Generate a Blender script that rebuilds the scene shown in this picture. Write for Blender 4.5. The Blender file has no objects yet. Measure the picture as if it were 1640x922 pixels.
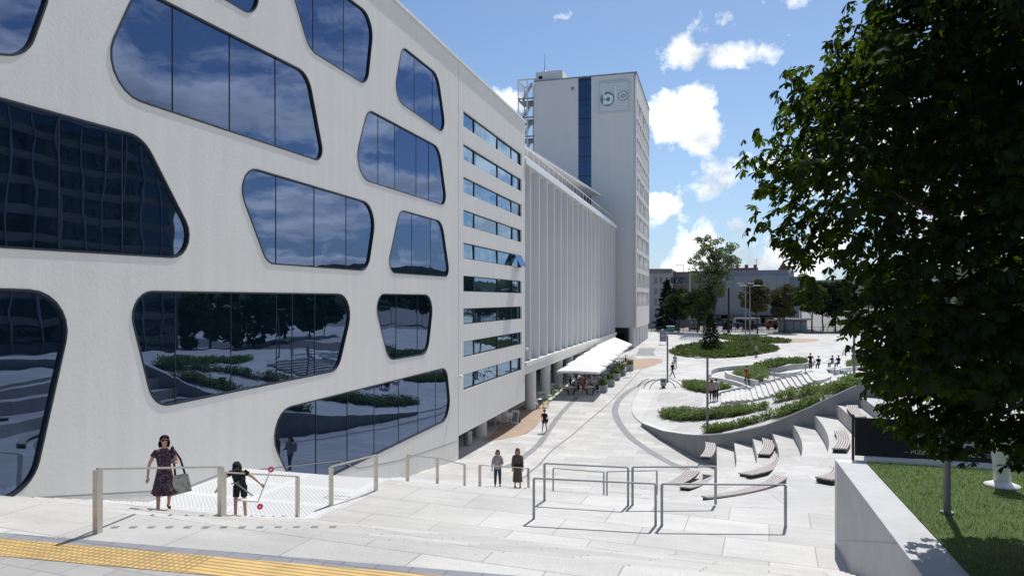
import bpy, bmesh, math, random
from mathutils import Vector, Matrix
from mathutils.geometry import delaunay_2d_cdt
R = math.radians
random.seed(7)
scn = bpy.context.scene
C = scn.collection

# ------------------------------------------------------------------ camera
TH = R(16.18); ST, CT = math.sin(TH), math.cos(TH)
FPX = 1120.0; HY = 479.0; CH = 9.0
cam = bpy.data.objects.new('camera', bpy.data.cameras.new('camera'))
C.objects.link(cam); scn.camera = cam
cam.location = (0, 0, CH)
cam.rotation_euler = (R(90), 0, TH)
cam.data.sensor_width = 36; cam.data.lens = 36*FPX/1640
cam.data.shift_y = (HY-461)/1640
cam.data.clip_start = 0.1; cam.data.clip_end = 6000

# ------------------------------------------------------------------ terrain profile (metres)
def lerp_table(t, v):
    if v <= t[0][0]: return t[0][1]
    for (a, x), (b, y) in zip(t, t[1:]):
        if v <= b: return x+(y-x)*(v-a)/(b-a)
    return t[-1][1]
PLAZA = [(31,.25),(34,0),(40,-.7),(50,-.9),(60,-.5),(70,0),(80,.4),(110,1.4),(150,2.1),(175,2.25),(5000,2.25)]
FL = [(-20,5.3),(9.3,5.3),(15.2,3.45),(19.2,3.45),(20.2,3.0),(21.2,2.85),(22.4,2.5),(24.8,1.75),(27.4,1.12),(29.6,.55),(31,.25)]
RISE = .1480
def steps():
    out = []; y = FL[0][0]; z = FL[0][1]
    n = int(round((5.3-.25)/RISE)); r = (5.3-.25)/n
    inv = [(-b, a) for a, b in FL]
    for k in range(n):
        target = 5.3-(k+.999)*r
        for (a, x), (b, yv) in zip(FL, FL[1:]):
            if yv < x and yv <= target <= x:
                yy = a+(b-a)*(x-target)/(x-yv); break
        out.append((y, yy, 5.3-k*r)); y = yy
    out.append((y, 31.0, .25))
    return out
STEPS = steps()
def hp(x, y):
    if y < 31:
        for a, b, z in STEPS:
            if y < b: return z
        return .25
    return lerp_table(PLAZA, y)
F_T = [(0,0),(2,.5),(4.5,1.3),(6.4,1.9),(8.3,2.7),(10.2,3.8),(12.3,5.1),(400,5.1)]
G_T = [(40,1),(60,.7),(75,.35),(90,.1),(96,0),(500,0)]
def mound_h(x, y):
    return lerp_table(PLAZA, y) + lerp_table(F_T, x+5.5)*lerp_table(G_T, y) + .08
WALL = [(-5.3,54.7),(-3.2,50),(-.93,44.8),(.87,42.5),(2.8,40.6),(4.7,38.9),(6.9,37.6),(10,36.6),(16,35.5),(24,35)]
def smooth(pts, n=6, closed=False):
    out = []; P = [Vector(p) for p in pts]; m = len(P)
    rng = range(m if closed else m-1)
    for i in rng:
        g = (lambda k: P[k % m]) if closed else (lambda k: P[max(0, min(m-1, k))])
        a, b, c, d = g(i-1), g(i), g(i+1), g(i+2)
        for k in range(n):
            t = k/n
            out.append(.5*((2*b)+(c-a)*t+(2*a-5*b+4*c-d)*t*t+(3*b-a-3*c+d)*t**3))
    if not closed: out.append(P[-1])
    return out
WALLC = smooth(WALL, 6)
LOBE = smooth([(-5.3,54.7),(-6.3,57.5),(-6.9,61),(-7.1,66),(-6.9,71.5),(-5.6,76.5),(-3,82),(1,88),(8,96)], 6)
MPOLY = [v.copy() for v in WALLC[::-1]] + [v.copy() for v in LOBE[1:]] + [Vector((60,96)), Vector((60,35))]
def inside(p, poly):
    x, y = p[0], p[1]; c = False; n = len(poly)
    for i in range(n):
        x1, y1 = poly[i][0], poly[i][1]; x2, y2 = poly[i-1][0], poly[i-1][1]
        if (y1 > y) != (y2 > y) and x < (x2-x1)*(y-y1)/(y2-y1)+x1: c = not c
    return c
def ground(x, y):
    if y > 34 and inside((x, y), MPOLY): return mound_h(x, y)
    return hp(x, y)
def ray(px, py):
    u = (px-820)/FPX; v = (HY-py)/FPX
    return Vector((u*CT-ST, u*ST+CT, v))
def G(px, py, fn=ground, lift=0):
    """where a sight line meets the terrain: used to survey positions off the photograph"""
    d = ray(px, py); t = 8.0; prev = t
    while t < 900:
        p = d*t
        if CH+p.z <= fn(p.x, p.y)+lift: break
        prev = t; t *= 1.004
    lo, hi = prev, t
    for _ in range(18):
        m = (lo+hi)/2; p = d*m
        if CH+p.z <= fn(p.x, p.y)+lift: hi = m
        else: lo = m
    p = d*hi
    return Vector((p.x, p.y, CH+p.z))
def at(px, py, Y):
    d = ray(px, py); d = d*(Y/d.y); return Vector((d.x, d.y, CH+d.z))
def onx(px, py, X):
    d = ray(px, py); d = d*(X/d.x); return Vector((d.x, d.y, CH+d.z))

# ------------------------------------------------------------------ materials
def NT(name):
    m = bpy.data.materials.new(name); m.use_nodes = True
    nt = m.node_tree; b = nt.nodes['Principled BSDF']
    return m, nt, b
def N(nt, t, **kw):
    n = nt.nodes.new(t)
    for k, v in kw.items():
        if k.startswith('i_'):
            key = k[2:]; key = int(key) if key.isdigit() else key.replace('_', ' ')
            n.inputs[key].default_value = v
        else: setattr(n, k, v)
    return n
def L(nt, a, b): nt.links.new(a, b)
def col4(c): return (c[0], c[1], c[2], 1)
def mat(name, c, rough=.6, metal=0, var=.12, scale=3, bump=0, bscale=40, spec=.4, coords='Object'):
    m, nt, b = NT(name)
    b.inputs['Roughness'].default_value = rough; b.inputs['Metallic'].default_value = metal
    b.inputs['Specular IOR Level'].default_value = spec
    tc = N(nt, 'ShaderNodeTexCoord')
    no = N(nt, 'ShaderNodeTexNoise', i_Scale=scale, i_Detail=6, i_Roughness=.65)
    L(nt, tc.outputs[coords], no.inputs['Vector'])
    mr = N(nt, 'ShaderNodeMapRange', i_1=.3, i_2=.7, i_3=1-var, i_4=1+var)
    L(nt, no.outputs['Fac'], mr.inputs[0])
    mx = N(nt, 'ShaderNodeVectorMath', operation='SCALE'); mx.inputs[0].default_value = c
    L(nt, mr.outputs[0], mx.inputs['Scale']); L(nt, mx.outputs[0], b.inputs['Base Color'])
    if bump:
        n2 = N(nt, 'ShaderNodeTexNoise', i_Scale=bscale, i_Detail=4)
        L(nt, tc.outputs[coords], n2.inputs['Vector'])
        bp = N(nt, 'ShaderNodeBump', i_Strength=bump, i_Distance=.02)
        L(nt, n2.outputs['Fac'], bp.inputs['Height']); L(nt, bp.outputs[0], b.inputs['Normal'])
    return m

def granite(name, c=(.62,.625,.63), bw=1.6, bh=1.15, rot=0, joint=.55, off=.5, tone=.1, mortar=.012, speck=.16, jc=None):
    """sawn granite slabs: joints, slab-to-slab tone, speckle, grime"""
    m, nt, b = NT(name)
    b.inputs['Roughness'].default_value = .62; b.inputs['Specular IOR Level'].default_value = .35
    geo = N(nt, 'ShaderNodeNewGeometry')
    mp = N(nt, 'ShaderNodeMapping'); mp.inputs['Rotation'].default_value = (0, 0, rot)
    L(nt, geo.outputs['Position'], mp.inputs['Vector'])
    # flatten: joints run through whatever the height
    fl = N(nt, 'ShaderNodeVectorMath', operation='MULTIPLY'); fl.inputs[1].default_value = (1, 1, 0)
    L(nt, mp.outputs[0], fl.inputs[0])
    br = N(nt, 'ShaderNodeTexBrick', offset=off, i_Scale=1, i_Mortar_Size=mortar, i_Mortar_Smooth=.15, i_Bias=0, i_Brick_Width=bw, i_Row_Height=bh)
    br.inputs['Color1'].default_value = (1, 1, 1, 1); br.inputs['Color2'].default_value = (1-tone*1.6,)*3+(1,)
    br.inputs['Mortar'].default_value = (joint, joint, joint, 1)
    L(nt, fl.outputs[0], br.inputs['Vector'])
    n1 = N(nt, 'ShaderNodeTexNoise', i_Scale=.35, i_Detail=8, i_Roughness=.7)
    L(nt, geo.outputs['Position'], n1.inputs['Vector'])
    r1 = N(nt, 'ShaderNodeMapRange', i_1=.32, i_2=.68, i_3=.86, i_4=1.06); L(nt, n1.outputs['Fac'], r1.inputs[0])
    n2 = N(nt, 'ShaderNodeTexNoise', i_Scale=45, i_Detail=3, i_Roughness=.8)
    L(nt, geo.outputs['Position'], n2.inputs['Vector'])
    r2 = N(nt, 'ShaderNodeMapRange', i_1=.35, i_2=.65, i_3=1-speck, i_4=1+speck*.6); L(nt, n2.outputs['Fac'], r2.inputs[0])
    # streaky dirt across the slabs
    sm = N(nt, 'ShaderNodeMapping'); sm.inputs['Scale'].default_value = (.5, 3.2, 1); L(nt, geo.outputs['Position'], sm.inputs['Vector'])
    n3 = N(nt, 'ShaderNodeTexNoise', i_Scale=1.0, i_Detail=6, i_Roughness=.6); L(nt, sm.outputs[0], n3.inputs['Vector'])
    r3 = N(nt, 'ShaderNodeMapRange', i_1=.35, i_2=.65, i_3=.93, i_4=1.04); L(nt, n3.outputs['Fac'], r3.inputs[0])
    vo = N(nt, 'ShaderNodeTexVoronoi', feature='F1', i_Scale=1.6, i_Randomness=1); L(nt, geo.outputs['Position'], vo.inputs['Vector'])
    gv = N(nt, 'ShaderNodeMapRange', i_1=.035, i_2=.06, i_3=.72, i_4=1); L(nt, vo.outputs['Distance'], gv.inputs[0])
    n4 = N(nt, 'ShaderNodeTexNoise', i_Scale=.9, i_Detail=5, i_Roughness=.75, i_Distortion=.6); L(nt, geo.outputs['Position'], n4.inputs['Vector'])
    r4 = N(nt, 'ShaderNodeMapRange', i_1=.62, i_2=.74, i_3=1, i_4=.86); L(nt, n4.outputs['Fac'], r4.inputs[0])
    gm = N(nt, 'ShaderNodeMath', operation='MULTIPLY'); L(nt, gv.outputs[0], gm.inputs[0]); L(nt, r4.outputs[0], gm.inputs[1])
    gm2 = N(nt, 'ShaderNodeMath', operation='MULTIPLY'); L(nt, gm.outputs[0], gm2.inputs[0]); L(nt, r1.outputs[0], gm2.inputs[1])
    a = N(nt, 'ShaderNodeMath', operation='MULTIPLY'); L(nt, gm2.outputs[0], a.inputs[0]); L(nt, r2.outputs[0], a.inputs[1])
    a2 = N(nt, 'ShaderNodeMath', operation='MULTIPLY'); L(nt, a.outputs[0], a2.inputs[0]); L(nt, r3.outputs[0], a2.inputs[1])
    s = N(nt, 'ShaderNodeVectorMath', operation='MULTIPLY'); s.inputs[1].default_value = c
    L(nt, br.outputs['Color'], s.inputs[0])
    s2 = N(nt, 'ShaderNodeVectorMath', operation='SCALE'); L(nt, s.outputs[0], s2.inputs[0]); L(nt, a2.outputs[0], s2.inputs['Scale'])
    L(nt, s2.outputs[0], b.inputs['Base Color'])
    bp = N(nt, 'ShaderNodeBump', i_Strength=.25, i_Distance=.01)
    L(nt, n2.outputs['Fac'], bp.inputs['Height']); L(nt, bp.outputs[0], b.inputs['Normal'])
    return m

def plaster(name, c, var=.05):
    """rendered facade: trowel mottling, faint vertical streaks"""
    m, nt, b = NT(name); b.inputs['Roughness'].default_value = .85; b.inputs['Specular IOR Level'].default_value = .2
    g = N(nt, 'ShaderNodeNewGeometry')
    n1 = N(nt, 'ShaderNodeTexNoise', i_Scale=.6, i_Detail=9, i_Roughness=.7); L(nt, g.outputs['Position'], n1.inputs['Vector'])
    mp = N(nt, 'ShaderNodeMapping'); mp.inputs['Scale'].default_value = (2.2, 2.2, .12); L(nt, g.outputs['Position'], mp.inputs['Vector'])
    n2 = N(nt, 'ShaderNodeTexNoise', i_Scale=1.2, i_Detail=5); L(nt, mp.outputs[0], n2.inputs['Vector'])
    ad = N(nt, 'ShaderNodeMath', operation='ADD'); L(nt, n1.outputs['Fac'], ad.inputs[0]); L(nt, n2.outputs['Fac'], ad.inputs[1])
    r = N(nt, 'ShaderNodeMapRange', i_1=.7, i_2=1.3, i_3=1-var, i_4=1+var); L(nt, ad.outputs[0], r.inputs[0])
    s = N(nt, 'ShaderNodeVectorMath', operation='SCALE'); s.inputs[0].default_value = c
    L(nt, r.outputs[0], s.inputs['Scale']); L(nt, s.outputs[0], b.inputs['Base Color'])
    n3 = N(nt, 'ShaderNodeTexNoise', i_Scale=9, i_Detail=8, i_Roughness=.75); L(nt, g.outputs['Position'], n3.inputs['Vector'])
    bp = N(nt, 'ShaderNodeBump', i_Strength=.35, i_Distance=.02); L(nt, n3.outputs['Fac'], bp.inputs['Height']); L(nt, bp.outputs[0], b.inputs['Normal'])
    return m

def glass(name, tint=(.33,.42,.62), fac=.62, inner=(.004,.012,.02), wave=.012, dirty=.0):
    """solar-control glazing: tinted mirror over a dark interior, panes slightly wavy"""
    m, nt, b = NT(name)
    nt.nodes.remove(b); out = nt.nodes['Material Output']
    g = N(nt, 'ShaderNodeNewGeometry')
    no = N(nt, 'ShaderNodeTexNoise', i_Scale=.55, i_Detail=2, i_Roughness=.4); L(nt, g.outputs['Position'], no.inputs['Vector'])
    bp = N(nt, 'ShaderNodeBump', i_Strength=1, i_Distance=wave); L(nt, no.outputs['Fac'], bp.inputs['Height'])
    gl = N(nt, 'ShaderNodeBsdfGlossy', i_Roughness=.01); gl.inputs['Color'].default_value = col4(tint)
    L(nt, bp.outputs[0], gl.inputs['Normal'])
    df = N(nt, 'ShaderNodeBsdfDiffuse'); df.inputs['Color'].default_value = col4(inner)
    fr = N(nt, 'ShaderNodeLayerWeight', i_Blend=.35)
    mr = N(nt, 'ShaderNodeMapRange', i_1=0, i_2=1, i_3=fac, i_4=1); L(nt, fr.outputs['Fresnel'], mr.inputs[0])
    mx = N(nt, 'ShaderNodeMixShader'); L(nt, mr.outputs[0], mx.inputs[0]); L(nt, df.outputs[0], mx.inputs[1]); L(nt, gl.outputs[0], mx.inputs[2])
    L(nt, mx.outputs[0], out.inputs['Surface'])
    return m

def leafmat(name, c1, c2, trans=(.1,.16,.02), tf=.3, scale=1.5, gloss=.04):
    m, nt, b = NT(name); nt.nodes.remove(b); out = nt.nodes['Material Output']
    g = N(nt, 'ShaderNodeNewGeometry')
    n1 = N(nt, 'ShaderNodeTexNoise', i_Scale=scale, i_Detail=4); L(nt, g.outputs['Position'], n1.inputs['Vector'])
    mr = N(nt, 'ShaderNodeMapRange', i_1=.35, i_2=.65); L(nt, n1.outputs['Fac'], mr.inputs[0])
    ad = N(nt, 'ShaderNodeMath', operation='ADD', use_clamp=True)
    rr = N(nt, 'ShaderNodeMapRange', i_1=0, i_2=1, i_3=-.35, i_4=.35); L(nt, g.outputs['Random Per Island'], rr.inputs[0])
    L(nt, mr.outputs[0], ad.inputs[0]); L(nt, rr.outputs[0], ad.inputs[1])
    mx = N(nt, 'ShaderNodeMix', data_type='RGBA'); mx.inputs['A'].default_value = col4(c1); mx.inputs['B'].default_value = col4(c2)
    L(nt, ad.outputs[0], mx.inputs['Factor'])
    d = N(nt, 'ShaderNodeBsdfDiffuse'); L(nt, mx.outputs['Result'], d.inputs['Color'])
    t = N(nt, 'ShaderNodeBsdfTranslucent'); t.inputs['Color'].default_value = col4(trans)
    ms = N(nt, 'ShaderNodeMixShader', i_0=tf); L(nt, d.outputs[0], ms.inputs[1]); L(nt, t.outputs[0], ms.inputs[2])
    gl = N(nt, 'ShaderNodeBsdfGlossy', i_Roughness=.45); gl.inputs['Color'].default_value = (.6,.65,.6,1)
    m2 = N(nt, 'ShaderNodeMixShader', i_0=gloss); L(nt, ms.outputs[0], m2.inputs[1]); L(nt, gl.outputs[0], m2.inputs[2])
    L(nt, m2.outputs[0], out.inputs['Surface'])
    return m

def dots(name):
    """ribbed/dotted anti-slip granite on the stair by the wall"""
    m, nt, b = NT(name); b.inputs['Roughness'].default_value = .7
    g = N(nt, 'ShaderNodeNewGeometry')
    mp = N(nt, 'ShaderNodeMapping'); mp.inputs['Rotation'].default_value = (0, 0, R(45)); mp.inputs['Scale'].default_value = (11, 11, 0); L(nt, g.outputs['Position'], mp.inputs['Vector'])
    vo = N(nt, 'ShaderNodeTexVoronoi', feature='F1', i_Scale=1, i_Randomness=0); L(nt, mp.outputs[0], vo.inputs['Vector'])
    mr = N(nt, 'ShaderNodeMapRange', i_1=.24, i_2=.36, i_3=.62, i_4=1); L(nt, vo.outputs['Distance'], mr.inputs[0])
    # dots stop at slab margins
    br = N(nt, 'ShaderNodeTexBrick', offset=.0, i_Scale=1, i_Mortar_Size=.14, i_Mortar_Smooth=.05, i_Brick_Width=2.45, i_Row_Height=1.5)
    br.inputs['Color1'].default_value = (1,1,1,1); br.inputs['Color2'].default_value = (1,1,1,1); br.inputs['Mortar'].default_value = (0,0,0,1)
    fl = N(nt, 'ShaderNodeVectorMath', operation='MULTIPLY'); fl.inputs[1].default_value = (1,1,0); L(nt, g.outputs['Position'], fl.inputs[0]); L(nt, fl.outputs[0], br.inputs['Vector'])
    mx = N(nt, 'ShaderNodeMix', data_type='FLOAT'); mx.inputs[2].default_value = 1.0
    L(nt, br.outputs['Color'], mx.inputs[0]); L(nt, mr.outputs[0], mx.inputs[3])
    s = N(nt, 'ShaderNodeVectorMath', operation='SCALE'); s.inputs[0].default_value = (.56,.565,.57); L(nt, mx.outputs[0], s.inputs['Scale'])
    L(nt, s.outputs[0], b.inputs['Base Color'])
    return m

def tactile(name):
    m, nt, b = NT(name); b.inputs['Roughness'].default_value = .7
    g = N(nt, 'ShaderNodeNewGeometry'); sp = N(nt, 'ShaderNodeSeparateXYZ'); L(nt, g.outputs['Position'], sp.inputs[0])
    def wave(out, f):
        a = N(nt, 'ShaderNodeMath', operation='MULTIPLY', i_1=f*2*math.pi); L(nt, out, a.inputs[0])
        s = N(nt, 'ShaderNodeMath', operation='SINE'); L(nt, a.outputs[0], s.inputs[0]); return s.outputs[0]
    wy = wave(sp.outputs['Y'], 1/.1); wx = wave(sp.outputs['X'], 1/.1)
    mulm = N(nt, 'ShaderNodeMath', operation='MULTIPLY'); 
    ax = N(nt, 'ShaderNodeMapRange', i_1=-1, i_2=1); L(nt, wx, ax.inputs[0]); ay = N(nt, 'ShaderNodeMapRange', i_1=-1, i_2=1); L(nt, wy, ay.inputs[0])
    L(nt, ax.outputs[0], mulm.inputs[0]); L(nt, ay.outputs[0], mulm.inputs[1])
    gt = N(nt, 'ShaderNodeMath', operation='LESS_THAN', i_1=-6.9); L(nt, sp.outputs['X'], gt.inputs[0])   # blister field on the left, ribs on the right
    mx = N(nt, 'ShaderNodeMix', data_type='FLOAT'); L(nt, gt.outputs[0], mx.inputs[0]); L(nt, ay.outputs[0], mx.inputs[2]); L(nt, mulm.outputs[0], mx.inputs[3])
    no = N(nt, 'ShaderNodeTexNoise', i_Scale=2.5, i_Detail=5); L(nt, g.outputs['Position'], no.inputs['Vector'])
    rn = N(nt, 'ShaderNodeMapRange', i_1=.3, i_2=.7, i_3=.82, i_4=1.12); L(nt, no.outputs['Fac'], rn.inputs[0])
    cr = N(nt, 'ShaderNodeMapRange', i_1=0, i_2=.6, i_3=.5, i_4=1); L(nt, mx.outputs[0], cr.inputs[0])
    p = N(nt, 'ShaderNodeMath', operation='MULTIPLY'); L(nt, cr.outputs[0], p.inputs[0]); L(nt, rn.outputs[0], p.inputs[1])
    s = N(nt, 'ShaderNodeVectorMath', operation='SCALE'); s.inputs[0].default_value = (.62,.42,.16); L(nt, p.outputs[0], s.inputs['Scale'])
    L(nt, s.outputs[0], b.inputs['Base Color'])
    bp = N(nt, 'ShaderNodeBump', i_Strength=.7, i_Distance=.006); L(nt, mx.outputs[0], bp.inputs['Height']); L(nt, bp.outputs[0], b.inputs['Normal'])
    return m

def printed(name, base, spot, scale=30, thr=.55):
    m, nt, b = NT(name); b.inputs['Roughness'].default_value = .85; b.inputs['Specular IOR Level'].default_value = .1
    tc = N(nt, 'ShaderNodeTexCoord'); v = N(nt, 'ShaderNodeTexNoise', i_Scale=scale, i_Detail=2); L(nt, tc.outputs['Object'], v.inputs['Vector'])
    mr = N(nt, 'ShaderNodeMapRange', i_1=thr, i_2=thr+.05); L(nt, v.outputs['Fac'], mr.inputs[0])
    mx = N(nt, 'ShaderNodeMix', data_type='RGBA'); mx.inputs['A'].default_value = col4(base); mx.inputs['B'].default_value = col4(spot)
    L(nt, mr.outputs[0], mx.inputs['Factor']); L(nt, mx.outputs['Result'], b.inputs['Base Color'])
    return m

M = {}
M['slab'] = granite('granite_slabs', (.575,.565,.545), tone=.14)
M['stair'] = granite('granite_stair', (.60,.588,.565), bw=1.9, bh=1.3, rot=R(4), tone=.13, joint=.5)
M['slab2'] = granite('granite_pale', (.60,.59,.57), bw=2.2, bh=1.6, rot=R(20), tone=.05, joint=.68)
M['tier'] = granite('granite_tier', (.58,.57,.55), bw=2.1, bh=1.5, rot=R(-18), tone=.13, joint=.6)
M['pave_grey'] = granite('grey_pavers', (.41,.405,.395), bw=.62, bh=.42, rot=R(4), tone=.1, joint=.6, speck=.08)
M['conc'] = mat('concrete_cast', (.42,.43,.43), .8, var=.12, scale=.8, bump=.2, bscale=12)
M['conc_d'] = mat('concrete_shade_dark', (.24,.25,.255), .8, var=.18, scale=.9, bump=.2, bscale=12)  # cast concrete with the retaining wall's shade put into its colour, not weathering
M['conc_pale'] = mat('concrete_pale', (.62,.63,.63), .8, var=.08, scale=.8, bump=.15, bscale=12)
M['dots'] = dots('dotted_granite'); M['tact'] = tactile('yellow_tactile')
M['greystrip'] = granite('grey_border', (.27,.28,.31), bw=.5, bh=.3, tone=.08, speck=.1)
M['band'] = granite('dark_granite_band', (.27,.275,.285), bw=.6, bh=.6, tone=.08)
M['brown'] = granite('brown_paving', (.42,.30,.22), bw=.5, bh=.5, tone=.06, joint=.8)
M['asph'] = mat('asphalt', (.11,.11,.115), .9, var=.15, scale=.2, bump=.1)
M['farpave'] = mat('far_paving', (.20,.195,.19), .9, var=.15, scale=.15)
M['soil'] = mat('bark_soil', (.12,.10,.085), .95, var=.3, scale=8, bump=.4)
M['plaster'] = plaster('white_plaster', (.70,.682,.65), .045)
M['plaster2'] = plaster('white_panel', (.70,.685,.66), .03)
M['fin'] = plaster('white_fin', (.78,.78,.78), .02)
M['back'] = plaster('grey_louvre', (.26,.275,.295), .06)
M['coping'] = mat('white_coping', (.75,.76,.78), .4, var=.03)
M['frame'] = mat('anthracite_frame', (.035,.042,.05), .4, .3, var=.1)
M['mull'] = mat('mullion_dark', (.02,.035,.05), .4, .2)
M['glass'] = glass('blue_glass', (.29,.38,.60), .36, wave=.007)
M['glass2'] = glass('strip_glass', (.42,.58,.76), .45, inner=(.02,.04,.05))
M['glassd'] = glass('dark_glass', (.4,.5,.6), .12, inner=(.008,.01,.013))
M['glasst'] = glass('tower_glass', (.16,.24,.42), .3, inner=(.01,.02,.04))
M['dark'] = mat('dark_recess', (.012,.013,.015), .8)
M['steel'] = mat('brushed_steel', (.55,.52,.46), .38, .85, var=.12, scale=6)
M['steelg'] = mat('grey_steel', (.30,.31,.32), .45, .6)
M['pole'] = mat('lamp_pole_grey', (.16,.17,.18), .5, .3)
M['black'] = mat('black_metal', (.02,.02,.022), .5, .2)
M['wood'] = mat('weathered_slats', (.47,.43,.41), .8, var=.2, scale=9)
M['white'] = mat('white_paint', (.78,.78,.78), .5, var=.04)
M['canvas'] = mat('white_canvas', (.80,.79,.76), .8, var=.03)
M['green'] = mat('lime_paint', (.35,.55,.16), .5)
M['teal'] = mat('teal_sign', (.10,.25,.24), .6, var=.05)
M['pale_sign'] = mat('pale_sign_face', (.62,.65,.67), .6, var=.03)
M['tgrey'] = mat('store_cladding', (.36,.36,.36), .7, var=.06, scale=.1)
M['roofgrey'] = mat('roof_blue_grey', (.26,.28,.33), .6, var=.08, scale=.1)
M['brick'] = mat('dark_render', (.20,.19,.18), .9, var=.2, scale=.3)
M['roofred'] = mat('red_tin_roof', (.22,.09,.06), .8, var=.2)
M['bark'] = mat('tree_bark', (.06,.05,.042), .95, var=.3, scale=6, bump=.5)
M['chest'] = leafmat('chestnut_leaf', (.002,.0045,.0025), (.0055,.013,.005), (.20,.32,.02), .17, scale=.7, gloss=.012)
M['grass'] = leafmat('grass_blade', (.075,.155,.022), (.16,.24,.05), (.17,.28,.04), .32, scale=.9)
M['lawn'] = mat('lawn_soil', (.055,.09,.02), .95, var=.3, scale=3)
M['leaf_a'] = leafmat('shrub_leaf', (.07,.12,.035), (.17,.22,.085), (.2,.3,.06), .3)
M['leaf_b'] = leafmat('ground_cover_leaf', (.05,.09,.025), (.11,.16,.05), (.14,.2,.03), .25)
M['leaf_c'] = leafmat('broad_tree_leaf', (.03,.055,.018), (.09,.12,.04), (.14,.18,.03), .3, scale=.5)
M['leaf_f'] = leafmat('sparse_tree_leaf', (.07,.12,.05), (.17,.22,.11), (.2,.25,.08), .3, scale=.5)
M['leaf_d'] = leafmat('dark_tree_leaf', (.012,.025,.012), (.03,.05,.02), (.05,.08,.02), .2, scale=.5)
M['leaf_e'] = leafmat('tired_tree_leaf', (.05,.06,.02), (.11,.09,.04), (.12,.12,.03), .25, scale=.5)
M['needle'] = leafmat('spruce_needle', (.008,.018,.016), (.018,.035,.028), (.03,.05,.03), .1, scale=.8)
M['skin'] = mat('skin', (.46,.27,.19), .6, var=.05)
M['hair_d'] = mat('hair_dark', (.03,.018,.012), .6); M['hair_b'] = mat('hair_blond', (.42,.29,.16), .6)
M['dress'] = printed('plum_print', (.055,.035,.05), (.17,.11,.13), 28)
M['romper'] = printed('black_print', (.012,.013,.015), (.25,.25,.26), 60, .62)
M['bag'] = printed('checked_bag', (.42,.40,.34), (.28,.27,.24), 9, .5)
M['khaki'] = mat('khaki_cloth', (.10,.085,.06), .9, var=.15, scale=5); M['jeans'] = mat('denim', (.035,.055,.10), .9, var=.2, scale=8)
M['greycloth'] = mat('grey_cloth', (.33,.33,.34), .9); M['blackcloth'] = mat('black_cloth', (.012,.012,.015), .9)
M['redcloth'] = mat('red_cloth', (.40,.03,.03), .9); M['bluecloth'] = mat('blue_cloth', (.05,.09,.22), .9)
M['whitecloth'] = mat('white_cloth', (.6,.6,.6), .9); M['dimcloth'] = mat('banner_white_print', (.42,.44,.44), .9); M['pinkcloth'] = mat('rose_cloth', (.45,.25,.25), .9)
M['shoe'] = mat('shoe_leather', (.02,.018,.018), .5); M['pink'] = mat('magenta_wheel', (.65,.03,.12), .4)
M['navy'] = mat('bus_navy', (.03,.06,.15), .4); M['orange'] = mat('orange_paint', (.25,.07,.025), .6); M['buswhite'] = mat('bus_white', (.34,.35,.36), .5)
M['tyre'] = mat('rubber', (.015,.015,.015), .8)

# ------------------------------------------------------------------ object helpers
def children(o): return [c for c in bpy.data.objects if c.parent == o]
def tag(o, label=None, cat=None, group=None, kind=None):
    if label: o['label'] = label
    if cat: o['category'] = cat
    if group: o['group'] = group
    if kind: o['kind'] = kind
    return o
def thing(name, label, cat, loc=(0,0,0), rz=0, group=None):
    o = bpy.data.objects.new(name, None); C.objects.link(o); o.location = loc; o.rotation_euler = (0,0,rz)
    o.empty_display_size = .2
    return tag(o, label, cat, group)
def obj(name, bm, m, parent=None, smooth=False):
    me = bpy.data.meshes.new(name)
    if isinstance(bm, bmesh.types.BMesh):
        bm.to_mesh(me); bm.free()
    else:
        me.from_pydata(bm[0], [], bm[1])
    for mm in (m if isinstance(m, (list, tuple)) else [m]): me.materials.append(mm)
    if smooth: me.polygons.foreach_set('use_smooth', [True]*len(me.polygons))
    o = bpy.data.objects.new(name, me); C.objects.link(o)
    if parent: o.parent = parent
    return o
def struct(name, bm, m, smooth=False):
    o = obj(name, bm, m, None, smooth); o['kind'] = 'structure'; return o
def dup(root, loc, rz, label=None, group=None):
    def cp(o, par):
        c = o.copy(); C.objects.link(c); c.parent = par
        for k in KIDS.get(o.name, None) or children(o): cp(k, c)
        return c
    r = cp(root, None); r.location = loc; r.rotation_euler = (0,0,rz)
    if label: r['label'] = label
    if group: r['group'] = group
    return r
KIDS = {}
def NB(): return bmesh.new()
def box(bm, c, s, rz=0, rx=0, ry=0):
    mtx = Matrix.Translation(Vector(c)) @ Matrix.Rotation(rz, 4, 'Z') @ Matrix.Rotation(ry, 4, 'Y') @ Matrix.Rotation(rx, 4, 'X') @ Matrix.Diagonal((s[0], s[1], s[2], 1))
    bmesh.ops.create_cube(bm, size=1, matrix=mtx); return bm
def boxr(bm, a, b):
    return box(bm, [(a[i]+b[i])/2 for i in range(3)], [abs(b[i]-a[i]) for i in range(3)])
def frame_at(d):
    d = d.normalized(); u = Vector((0,0,1)) if abs(d.z) < .95 else Vector((1,0,0))
    s = d.cross(u).normalized(); return s, s.cross(d).normalized()
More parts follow.
